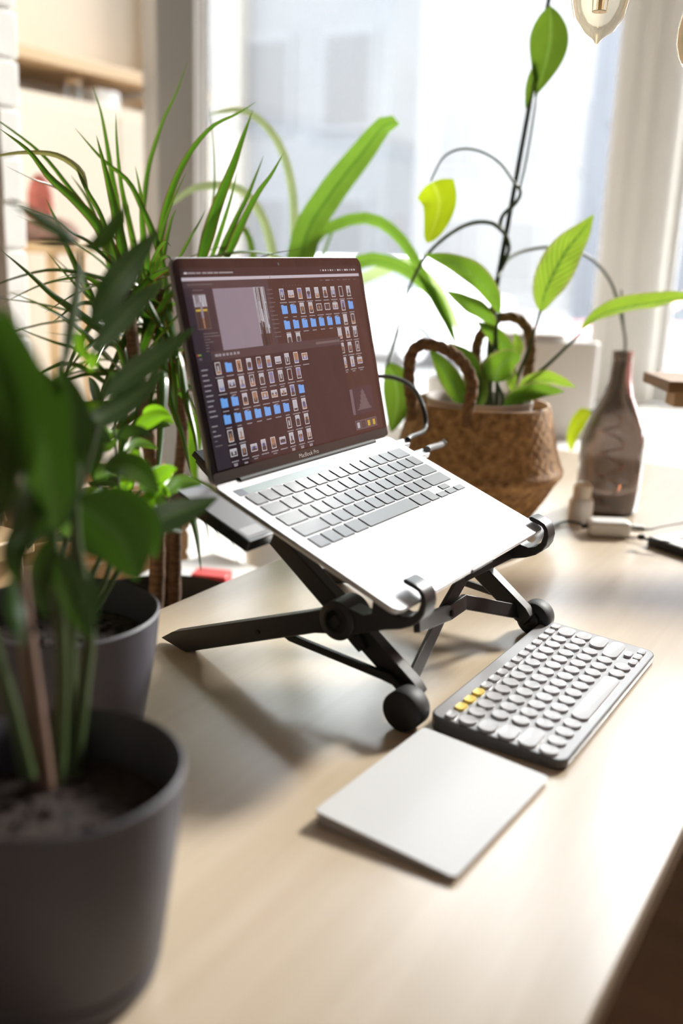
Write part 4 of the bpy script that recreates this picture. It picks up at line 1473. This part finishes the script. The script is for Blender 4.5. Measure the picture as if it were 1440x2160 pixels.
ad = thing('screw_lamp_base', 'white lamp base with brass screw thread upright before the smoky bottle', 'lamp base', (.862, .215, 0))
c = (.862, .215, 0)
obj('plastic_body', MB().lathe([(.0001, 0), (.018, 0), (.0195, .002), (.0195, .030), (.0165, .036), (.0001, .036)], c, 40), white_pl, ad)
thr = [(.0150, .034)]
for i in range(5):
    thr += [(.0138, .037 + i * .0042), (.0150, .0391 + i * .0042)]
thr += [(.0120, .058), (.0085, .062), (.0001, .063)]
obj('screw_thread', MB().lathe(thr, c, 40), mat('pearly_thread', (.80, .72, .58), .35), ad, smoothang=60)

RT = Vector((.563, -.826, 0)).normalized()
AW = Vector((.826, .563, 0)).normalized()
pk = onz(1281, 1128)
pk.z = 0
Mpk = M0 @ Matrix.Translation(pk) @ Matrix(((RT.x, AW.x, 0, 0), (RT.y, AW.y, 0, 0), (0, 0, 1, 0), (0, 0, 0, 1)))
pkt = thing('power_adapter', 'white rounded power adapter lying on the desk with a black cable', 'adapter', M=Mpk)
obj('adapter_case', MB().rrect(0, 0, .062, .036, .009, 0, .024, seg=6), white_pl, pkt, 'L', bevel=.006, bseg=4)
obj('adapter_plug', MB().rrect(.044, .002, .022, .012, .003, .006, .016), white_pl, pkt, 'L', bevel=.002)
obj('cable_relief', MB().tube([(-.030, .004, .012), (-.040, .006, .010)], .0035, 10), cable_blk, pkt, 'L')
z3 = .0035
cp = [onz(880, 1225, z3), onz(960, 1205, z3), onz(1040, 1188, z3), onz(1110, 1160, z3), onz(1150, 1122, z3), onz(1190, 1101, z3 + .001), onz(1226, 1105, .006)]
tag(obj('power_cable', MB().tube(smooth(cp, 50), .0024, 8), cable_blk), 'black cable running over the desk from under the laptop to the adapter', 'cable')

NC = onz(1362, 1150)
NU = Vector((-.42, -.91, 0)).normalized()
NV = Vector((.91, -.42, 0)).normalized()
Mn = M0 @ Matrix.Translation(NC) @ Matrix(((NU.x, NV.x, 0, 0), (NU.y, NV.y, 0, 0), (0, 0, 1, 0), (0, 0, 0, 1)))
nb = thing('notebook', 'black-edged notebook with white top lying at the right edge of the desk', 'notebook', M=Mn)
obj('cover', MB().rrect(.055, .08, .11, .16, .004, 0, .013), mat('notebook_black', (.02, .018, .02), .5), nb, 'L', bevel=.0015)
obj('page', MB().rrect(.055, .08, .102, .152, .003, .0128, .0140), paperwhite, nb, 'L')

gz = .020
gl = thing('eyeglasses', 'thin dark eyeglasses resting on the notebook at the right edge', 'glasses', onz(1440, 1120, .014))
frm = mat('glasses_dark', (.015, .02, .018), .3)
lens = thin_glass('lens_glass', (.95, .97, .96))
gx = [onz(1490, 1122, .016) + RT * .02, onz(1490, 1122, .016) + RT * .085]
for c_ in gx:
    ring = [c_ + RT * (.024 * math.cos(a)) * 1 + Vector((AW.x * .4, AW.y * .4, .9)).normalized() * (.019 * math.sin(a)) + Vector((0, 0, .019)) for a in [2 * PI * i / 32 for i in range(33)]]
    o = obj('rim', MB().tube(ring, .0012, 8, caps=False), frm, gl)
    obj('lens', MB().add(ring[:-1], [tuple(range(32))]), lens, gl)
obj('bridge', MB().tube(smooth([gx[0] + RT * .024 + Vector((0, 0, .02)), gx[0] + RT * .0325 + Vector((0, 0, .024)), gx[1] - RT * .024 + Vector((0, 0, .02))], 10), .0012, 8), frm, gl)
for l in ([gx[0] - RT * .024 + Vector((0, 0, .022)), onz(1440, 1103, .022), onz(1395, 1111, .019), onz(1365, 1117, .017), onz(1322, 1109, .016)],
          [gx[0] - RT * .024 + Vector((0, 0, .014)), onz(1440, 1134, .016), onz(1400, 1141, .0155), onz(1368, 1139, .0155), onz(1350, 1132, .0155)]):
    P = smooth(l, 30)
    obj('temple', MB().tube(P, [.0011 + .0012 * max(0, (i - 18) / 12) for i in range(31)], 8), frm, gl)
obj('temple_tip', MB().lathe([(.0001, -.006), (.004, -.004), (.0048, 0), (.004, .004), (.0001, .006)], onz(1352, 1133, .0165), 16, axis=RT), frm, gl)

# wooden riser at the right edge
rc = at(1411, 811, 1.34)
Mr = M0 @ Matrix.Translation(rc) @ Matrix(((RT.x, AW.x, 0, 0), (RT.y, AW.y, 0, 0), (0, 0, 1, 0), (0, 0, 0, 1)))
zb = -rc.z
rs_ = thing('wooden_riser', 'oak monitor riser whose plank corner enters at the right edge', 'shelf', M=Mr)
obj('plank', MB().box((0, 0, -.012), (.30, .12, .004)), rusticwood, rs_, 'L', bevel=.0015)
obj('rail', MB().box((.014, .012, -.033), (.29, .05, -.012)), pinewood, rs_, 'L', bevel=.0015)
for x in (.255,):
    obj('leg', MB().box((x, .012, zb), (x + .03, .11, -.012)), pinewood, rs_, 'L', bevel=.0015)

# ------------------------------------------------------------------ white device and ceramic pot on the sill
wb_ = onz(1150, 932)
Mw = M0 @ Matrix.Translation((wb_.x + .06, wb_.y + .03, -.003)) @ Matrix.Rotation(math.radians(-47), 4, 'Z')
hm = thing('humidifier', 'white box-shaped humidifier on the window sill behind the basket', 'humidifier', M=Mw)
obj('body', MB().rrect(.0, .06, .235, .14, .022, 0, .222, seg=8), white_pl, hm, 'L', bevel=.004)
obj('lid', MB().rrect(-.03, .06, .15, .11, .03, .222, .238, seg=8), white_pl, hm, 'L', bevel=.005, bseg=3)
obj('handle_slot', MB().rrect(.112, .06, .02, .012, .004, .06, .15), mat('slot_grey', (.35, .35, .33), .6), hm, 'L')

wp = at(943, 785, 2.32)
wp.z = -.003
cpt = thing('ceramic_pot', 'plain white ceramic pot on the sill behind the basket handle', 'pot', wp)
pot(cpt, wp, .050, .118, .042, potwhite, soil, .09, groove=False)

# ------------------------------------------------------------------ pendant bulbs
amber = thin_glass('amber_glass', (.95, .88, .75), refl=.6, haze=.03, hazecol=(.95, .8, .5))


def pendant(p, lab):
    t = thing('pendant_bulb', lab, 'bulb', p, group='pendant filament bulbs')
    prf_ = [(.0001, -.004), (.0022, -.0025), (.006, .002), (.018, .010), (.0275, .024), (.0315, .040), (.031, .056), (.026, .080), (.019, .102), (.0145, .112), (.0135, .118)]
    obj('glass_envelope', MB().lathe(prf_, p, 48), amber, t, smoothang=80)
    P = Vector(p)
    obj('glass_stem', MB().lathe([(.0001, .028), (.0022, .030), (.0022, .095), (.006, .112)], p, 16), mat('stem_glass', (.75, .55, .25), .2), t)
    obj('filament_disc', MB().lathe([(.0001, .0285), (.008, .0285), (.008, .0292), (.0001, .0292)], p, 20), mat('mica', (.7, .62, .45), .3), t)
    fil = MB()
    for i in range(8):
        a = 2 * PI * i / 8
        fil.tube([P + Vector((.008 * math.cos(a), .008 * math.sin(a), .03)), P + Vector((.012 * math.cos(a + .2), .012 * math.sin(a + .2), .095))], .0003, 5)
    obj('filament', fil, mat('filament_gold', (.75, .55, .2), .3, metal=.8), t)
    obj('socket', MB().lathe([(.0145, .112), (.020, .116), (.021, .150), (.012, .166), (.0001, .167)], p, 32), black_pl, t)
    obj('cord', MB().tube([P + Vector((0, 0, .165)), P + Vector((0, 0, H - TABLE - p[2]))], .003, 8), cable_blk, t)


pendant(tuple(at(1258, 86, 1.05)), 'amber filament bulb hanging just right of the vine stake')
pendant(tuple(at(1478, 172, 1.06)), 'amber filament bulb hanging lower, cut by the right edge of the view')

# ------------------------------------------------------------------ cables at the laptop's right side
MLi = (Matrix.Translation(LO) @ RL.to_4x4())


def lp(x, y, z):
    return MLi @ Vector((x, y, z))


uc = thing('usb_cable', 'black cable looping from the laptop right side up behind the screen', 'cable', lp(.153, .190, -.006))
obj('plug', MB().box((-.0, -.006, -.0035), (.022, .006, .0035), M=Matrix.Translation(lp(.1515, .197, -.0055)) @ RL.to_4x4()), plug_gr, uc, bevel=.0012)
e0 = lp(.1735, .197, -.0055)
cpts = [e0, e0 + RL @ Vector((.012, .003, .004)), at(896, 905, 1.262), at(893, 862, 1.272), at(872, 820, 1.30), at(835, 798, 1.34), at(790, 794, 1.38), at(735, 800, 1.42), at(690, 850, 1.47)]
obj('cord', MB().tube(smooth(cpts, 60), .0032, 10), cable_blk, uc)
u2 = thing('usb_plug', 'grey plug with short cable tail beside the looping black cable', 'plug', lp(.153, .168, -.006))
obj('plug', MB().box((0, -.006, -.0035), (.026, .006, .0035), M=Matrix.Translation(lp(.1515, .171, -.0055)) @ RL.to_4x4()), plug_gr, u2, bevel=.0012)
e1 = lp(.1775, .171, -.0055)
obj('cord', MB().tube(smooth([e1, e1 + RL @ Vector((.008, .002, .003)), at(930, 938, 1.255), at(938, 930, 1.262)], 16), [.0042] * 17, 10), plug_gr, u2)

# ------------------------------------------------------------------ background at the left
sh = ondy(190, 128, 2.08)
shelf = thing('wall_shelf', 'pale wooden shelf board high on the wall at the back left', 'shelf', (1.5, 2.40, sh.z), space='D')
obj('board', MB().box((.7, 2.08, sh.z - .035), (2.28, 2.398, sh.z)), pinewood, shelf, 'D', bevel=.002)
for x in (.95, 2.05):
    obj('bracket', MB().box((x - .012, 2.16, sh.z - .055), (x + .012, 2.398, sh.z - .035)), whitepaint, shelf, 'D')
cb = ondy(190, 216, 2.06)
cab = thing('cabinet', 'tall beige cabinet below the pale shelf at the back left', 'cabinet', (1.5, 2.2, 0), space='D')
obj('carcass', MB().box((.86, 2.06, 0), (2.26, 2.395, cb.z)), beigewall, cab, 'D', bevel=.004)
for x in (.88, 1.34, 1.79):
    dd = obj('door', MB().box((x, 2.045, .06), (x + .445, 2.06, cb.z - .03)), beigewall, cab, 'D', bevel=.003)
    obj('knob', MB().lathe([(.006, 0), (.006, .012), (.011, .02), (.0001, .024)], (x + .41, 2.045, cb.z * .55), 16, axis=(0, -1, 0)), brass, dd, 'D')
jp = ondy(155, 212, 2.12)
jr = thing('jar', 'small glass jar standing on the beige cabinet', 'jar', (jp.x, 2.12, cb.z), space='D')
obj('glass_body', MB().lathe([(.0001, 0), (.024, 0), (.026, .004), (.026, .045), (.022, .052)], (jp.x, 2.12, cb.z), 32), thin_glass('jar_glass', (.9, .9, .88), haze=.2), jr, 'D')
obj('lid', MB().lathe([(.023, .052), (.024, .053), (.024, .063), (.0001, .064)], (jp.x, 2.12, cb.z), 32), pinewood, jr, 'D')
bp_ = ondy(225, 212, 2.12)
tag(obj('carton', MB().rrect(bp_.x, 2.16, .10, .10, .004, cb.z, cb.z + .055), potwhite, None, 'D'), 'small white carton next to the jar on the beige cabinet', 'box')

st_ = at(108, 512, 2.72)
std = toD(st_)
stl = thing('stool', 'small wooden stool at the back left piled with clothes', 'stool', (std.x, std.y, 0), space='D')
obj('seat', MB().lathe([(.0001, 0), (.105, 0), (.11, .006), (.11, .022), (.105, .028), (.0001, .028)], (std.x, std.y, std.z - .028), 40), pinewood, stl, 'D')
for i in range(4):
    a = PI / 4 + i * PI / 2
    obj('leg', MB().tube([(std.x + .08 * math.cos(a), std.y + .08 * math.sin(a), std.z - .028), (std.x + .105 * math.cos(a), std.y + .105 * math.sin(a), 0)], .012, 12), pinewood, stl, 'D')


def blob(name, c, r, m, lab, cat, seed):
    rs2 = random.Random(seed)
    ph = [rs2.uniform(0, 6) for _ in range(4)]

    def md(q_, h, a, j, k):
        return q_ * (1 + .10 * math.sin(3 * a + ph[0]) + .06 * math.sin(5 * a + ph[1] + h * 40))
    pr_ = [(.0001, 0), (r[0] * .85, 0), (r[0], r[2] * .2), (r[0] * .95, r[2] * .55), (r[0] * .7, r[2] * .85), (r[0] * .3, r[2]), (.0001, r[2] * 1.01)]
    return tag(obj(name, MB().lathe(pr_, c, 40, mod=md), m, None, 'D', smoothang=80), lab, cat)


blob('folded_jacket', (std.x, std.y, std.z), (.085, .085, .07), mat('brown_cloth', (.22, .13, .10), .9, noise=.3, nscale=20), 'crumpled brown jacket lying on the stool', 'jacket', 1)
blob('cloth_bundle', (std.x - .05, std.y - .02, std.z + .069), (.032, .032, .11), mat('red_cloth', (.42, .12, .09), .9, noise=.3, nscale=20), 'red cloth bundle on top of the brown jacket', 'cloth', 2)

# pine side cabinet past the left end of the desk
pe = ondy(58, 1300, .47)
sc = thing('side_cabinet', 'plain pine side cabinet behind the left end of the desk', 'cabinet', (pe.x - .25, .7, 0), space='D')
sct = ondy(30, 1130, .47).z
obj('carcass', MB().box((pe.x - .5, .47, .05), (pe.x, .95, sct - .02)), pinewood, sc, 'D', bevel=.003)
obj('top_board', MB().box((pe.x - .51, .46, sct - .02), (pe.x + .006, .96, sct)), pinewood, sc, 'D', bevel=.003)
obj('plinth', MB().box((pe.x - .48, .49, 0), (pe.x - .02, .93, .05)), pinewood, sc, 'D')

# slatted crate on the bench
cc = toD(at(190, 1000, 1.80))
ct = thing('crate', 'slatted pine crate on the bench behind the small leafy plant', 'crate', (cc.x, cc.y, BZ), space='D')
ch = cc.z - BZ
Mc = Matrix.Translation((cc.x, cc.y, BZ)) @ Matrix.Rotation(math.radians(-35), 4, 'Z')
nsl = 7
for i in range(nsl):
    z0 = .004 + i * (ch - .004) / nsl
    s_ = MB()
    z1 = z0 + (ch - .004) / nsl - .010
    s_.box((-.16, -.11, z0), (.16, -.10, z1), M=Mc).box((-.16, .10, z0), (.16, .11, z1), M=Mc).box((-.16, -.10, z0), (-.15, .10, z1), M=Mc).box((.15, -.10, z0), (.16, .10, z1), M=Mc)
    obj('slat', s_, pinewood, ct, 'D', bevel=.001)
for sx in (-1, 1):
    for sy in (-1, 1):
        cp_ = MB().box((sx * .148 - .009, sy * .098 - .009, 0), (sx * .148 + .009, sy * .098 + .009, ch), M=Mc)
        obj('corner_post', cp_, pinewood, ct, 'D')
obj('bottom_board', MB().box((-.15, -.10, 0), (.15, .10, .006), M=Mc), pinewood, ct, 'D')

# white storage box with a red folder, behind the desk edge
wc = toD(at(470, 1215, 1.60))
bx = thing('storage_box', 'white lidded storage box on the bench next to the black pot', 'box', (wc.x + .05, wc.y + .03, BZ), space='D')
bh = wc.z - .012 - BZ
Mx = Matrix.Translation((wc.x + .02, wc.y + .06, BZ)) @ Matrix.Rotation(math.radians(-10), 4, 'Z')
obj('box_body', MB().box((-.085, -.07, 0), (.085, .07, bh - .02), M=Mx), paperwhite, bx, 'D', bevel=.002)
obj('box_lid', MB().box((-.088, -.073, bh - .03), (.088, .073, bh), M=Mx), paperwhite, bx, 'D', bevel=.002)
Mf = Matrix.Translation((wc.x - .005, wc.y + .02, BZ + bh)) @ Matrix.Rotation(math.radians(20), 4, 'Z')
tag(obj('red_notebook', MB().box((-.02, -.03, 0), (.02, .03, .016), M=Mf), redpl, None, 'D', bevel=.002), 'small red notebook lying on the white storage box', 'notebook')

# ------------------------------------------------------------------ brown curtain added out of view, for the brown reflection in the screen
cur, cnt, cout = nodes_of('added_curtain_cloth')
cd = N(cnt, 'ShaderNodeBsdfDiffuse')
cd.inputs[0].default_value = (.30, .15, .12, 1)
ctl = N(cnt, 'ShaderNodeBsdfTranslucent')
ctl.inputs[0].default_value = (.50, .22, .16, 1)
cm = N(cnt, 'ShaderNodeMixShader')
cm.inputs[0].default_value = .55
cnt.links.new(cd.outputs[0], cm.inputs[1])
cnt.links.new(ctl.outputs[0], cm.inputs[2])
cnt.links.new(cm.outputs[0], cout.inputs[0])
cv, cf = [], []
nC = 110
for i in range(nC + 1):
    y = -0.70 - 1.15 * i / nC
    x = XW - .10 + .025 * math.sin(i * .55)
    cv += [(x, y, .06), (x, y, WZ1 + .08)]
cf = [(2 * i, 2 * i + 1, 2 * i + 3, 2 * i + 2) for i in range(nC)]
cu_ = thing('curtain', 'brown curtain added out of view to give the laptop screen its brown reflection', 'curtain', (XW - .1, -1.3, 0), space='D')
obj('cloth_panel', MB().add(cv, cf), cur, cu_, 'D', smoothang=180)
obj('curtain_rod', MB().tube([(XW - .10, -2.0, WZ1 + .09), (XW - .10, -.6, WZ1 + .09)], .012, 14), black_pl, cu_, 'D')

# off-white translucent cloth added over the mullion to make it look bright
shc, snt, sout = nodes_of('mullion_bright_cloth')
sd_ = N(snt, 'ShaderNodeBsdfDiffuse')
sd_.inputs[0].default_value = (.88, .86, .82, 1)
stl_ = N(snt, 'ShaderNodeBsdfTranslucent')
stl_.inputs[0].default_value = (.88, .86, .80, 1)
smx = N(snt, 'ShaderNodeMixShader')
smx.inputs[0].default_value = .45
snt.links.new(sd_.outputs[0], smx.inputs[1])
snt.links.new(stl_.outputs[0], smx.inputs[2])
snt.links.new(smx.outputs[0], sout.inputs[0])
sv = []
for i in range(61):
    y = .425 + .185 * i / 60
    x = XW - .035 + .003 * math.sin(i * .35)
    sv += [(x, y, SILL + .004), (x, y, WZ1 + .08)]
sh_ = thing('curtain', 'narrow off-white cloth strip added to brighten the mullion between the two window panes', 'curtain', (XW - .03, .52, SILL), space='D')
obj('cloth_panel', MB().add(sv, [(2 * i, 2 * i + 1, 2 * i + 3, 2 * i + 2) for i in range(60)]), shc, sh_, 'D', smoothang=180)
obj('curtain_rod', MB().tube([(XW - .035, .36, WZ1 + .085), (XW - .035, .68, WZ1 + .085)], .010, 14), brass, sh_, 'D')

# ------------------------------------------------------------------ street outside
GZ = -.35
pave = mat('pale_paving', (.20, .195, .19), .9, noise=.1, nscale=2)
struct('ground_outside', MB().box((XW + .4, -40, GZ - .1), (60, 45, GZ)), pave)


def building(x0, y0, y1, h, col, lab, seed, nx, nz_):
    rs3 = random.Random(seed)
    t = thing('building', lab, 'building', (x0, (y0 + y1) / 2, GZ), space='D')
    m = mat('facade_%d' % seed, col, .9, noise=.06, nscale=1.5)
    obj('facade', MB().box((x0, y0, GZ), (x0 + 1.2, y1, GZ + h)), m, t, 'D')
    gl_ = mat('facade_glass_%d' % seed, [c_ * (.82 if seed == 13 else .72) for c_ in col], .5, spec=.15)
    w = (y1 - y0) / nx
    for i in range(nx):
        for j in range(nz_):
            yc, zc = y0 + w * (i + .5), GZ + 1.6 + j * 3.1
            o = obj('window', MB().box((x0 - .05, yc - .65, zc - .9), (x0 + .02, yc + .65, zc + 1.0)), mat('stone_surround_%d' % seed, [min(1, c_ * 1.15) for c_ in col], .9), t, 'D')
            obj('glass_pane', MB().box((x0 - .06, yc - .52, zc - .78), (x0 - .04, yc + .52, zc + .88)), gl_, o, 'D')
    if seed == 11:
        obj('corner_pilaster', MB().box((x0 - .35, 13.05, GZ), (x0, 13.75, GZ + h)), mat('pilaster_cream', (.115, .108, .095), .9), t, 'D')
    obj('cornice', MB().box((x0 - .35, y0 - .2, GZ + h), (x0 + 1.2, y1 + .2, GZ + h + .4)), mat('stone_surround_%d' % seed, [min(1, c_ * 1.15) for c_ in col], .9), t, 'D')
    return t


building(17.0, 9.6, 15.5, 8.6, (.050, .054, .060), 'grey townhouse seen through the window left of the vine', 11, 3, 2)
building(17.0, -4.0, 5.6, 8.9, (.046, .050, .060), 'blue-grey townhouse seen through the window on the right', 12, 5, 2)
building(26.0, 5.0, 22.0, 9.6, (.15, .15, .152), 'pale far building added to mask the bright sky between the two townhouses', 13, 8, 2)  # added in the open gap so the sky does not wash out the stake


def car(x, y, ang, col, lab, seed):
    Mc_ = Matrix.Translation((x, y, GZ)) @ Matrix.Rotation(ang, 4, 'Z')
    t = thing('car', lab, 'car', M=Mc_)
    side = [(-2.1, .28), (2.1, .28), (2.15, .62), (1.95, .80), (1.0, .92), (.35, 1.40), (-1.15, 1.42), (-1.75, .98), (-2.12, .90)]
    obj('body', MB().prism(side, lambda a, c, w: Vector((a, w, c)), -.85, .85), mat('car_paint_%d' % seed, col, .25, coat=.6), t, 'L', bevel=.08, bseg=3)
    gm = mat('car_glass', (.05, .06, .07), .05)
    obj('windscreen', MB().prism([(.99, .93), (.38, 1.36), (.36, 1.34), (.95, .93)], lambda a, c, w: Vector((a + .03, w, c + .02)), -.70, .70), gm, t, 'L')
    for sy in (-1, 1):
        obj('side_window', MB().prism([(.85, .96), (.30, 1.34), (-1.1, 1.36), (-1.5, 1.0)], lambda a, c, w: Vector((a, w, c)), sy * .845 - .012, sy * .845 + .012), gm, t, 'L')
        for wx in (-1.3, 1.3):
            wl = obj('wheel', MB().lathe([(.0001, -.1), (.27, -.1), (.31, -.07), (.31, .07), (.27, .1), (.0001, .1)], (wx, sy * .80, .31), 28, axis=(0, 1, 0)), black_soft, t, 'L')
            obj('rim', MB().lathe([(.0001, -.11), (.19, -.105), (.19, .105), (.0001, .11)], (wx, sy * .80, .31), 24, axis=(0, 1, 0)), alu, wl, 'L')


car(9.6, 1.35, math.radians(100), (.62, .22, .22), 'faded red parked car beyond the window behind the bottle', 1)
car(11.6, 7.0, math.radians(95), (.75, .75, .76), 'white parked car beyond the window behind the strap leaves', 2)

# ------------------------------------------------------------------ light
SKY = 5.2
wd = bpy.data.worlds.new('sky')
SC.world = wd
wd.use_nodes = True
bg = wd.node_tree.nodes['Background']
bg.inputs[0].default_value = (.93, .965, 1.0, 1)
bg.inputs[1].default_value = SKY
sd = bpy.data.lights.new('sun', 'SUN')
sd.energy = 3.0
sd.angle = math.radians(10)
sd.color = (1.0, .955, .89)
so = bpy.data.objects.new('sun', sd)
COL.objects.link(so)
sdir = Vector((math.cos(math.radians(-13)) * math.cos(math.radians(31)), math.sin(math.radians(-13)) * math.cos(math.radians(31)), math.sin(math.radians(31))))
so.rotation_euler = sdir.to_track_quat('Z', 'Y').to_euler()
so.location = (6, 0, 5)
pd = bpy.data.lights.new('window_portal', 'AREA')
pd.shape = 'RECTANGLE'
pd.size = WZ1 - SILL
pd.size_y = WY1 - WY0
pd.cycles.is_portal = True
po = bpy.data.objects.new('window_portal', pd)
COL.objects.link(po)
po.location = (XW + .22, (WY0 + WY1) / 2, (WZ1 + SILL) / 2)
po.rotation_euler = (0, math.radians(90), 0)

# ------------------------------------------------------------------ camera
cam = bpy.data.cameras.new('camera')
co = bpy.data.objects.new('camera', cam)
COL.objects.link(co)
co.matrix_world = M0 @ Matrix.Translation(CAMP) @ RC.to_4x4()
cam.sensor_fit = 'VERTICAL'
cam.sensor_height = 36.0
cam.sensor_width = 24.0
cam.lens = 36.0 * FPX / 2160
cam.clip_start = .05
cam.clip_end = 300
cam.dof.use_dof = True
cam.dof.focus_distance = 1.0
cam.dof.aperture_fstop = 2.3
cam.dof.aperture_blades = 9
SC.camera = co

SC.view_settings.view_transform = 'Standard'
SC.view_settings.look = 'None'
SC.view_settings.exposure = 1.5
SC.view_settings.gamma = 1
SC.view_settings.use_curve_mapping = False
SC.cycles.max_bounces = 10
SC.cycles.diffuse_bounces = 5
SC.cycles.glossy_bounces = 4
SC.cycles.transmission_bounces = 8
SC.cycles.transparent_max_bounces = 12
SC.cycles.caustics_reflective = False
SC.cycles.caustics_refractive = False
SC.cycles.sample_clamp_indirect = 12
SC.cycles.use_denoising = True
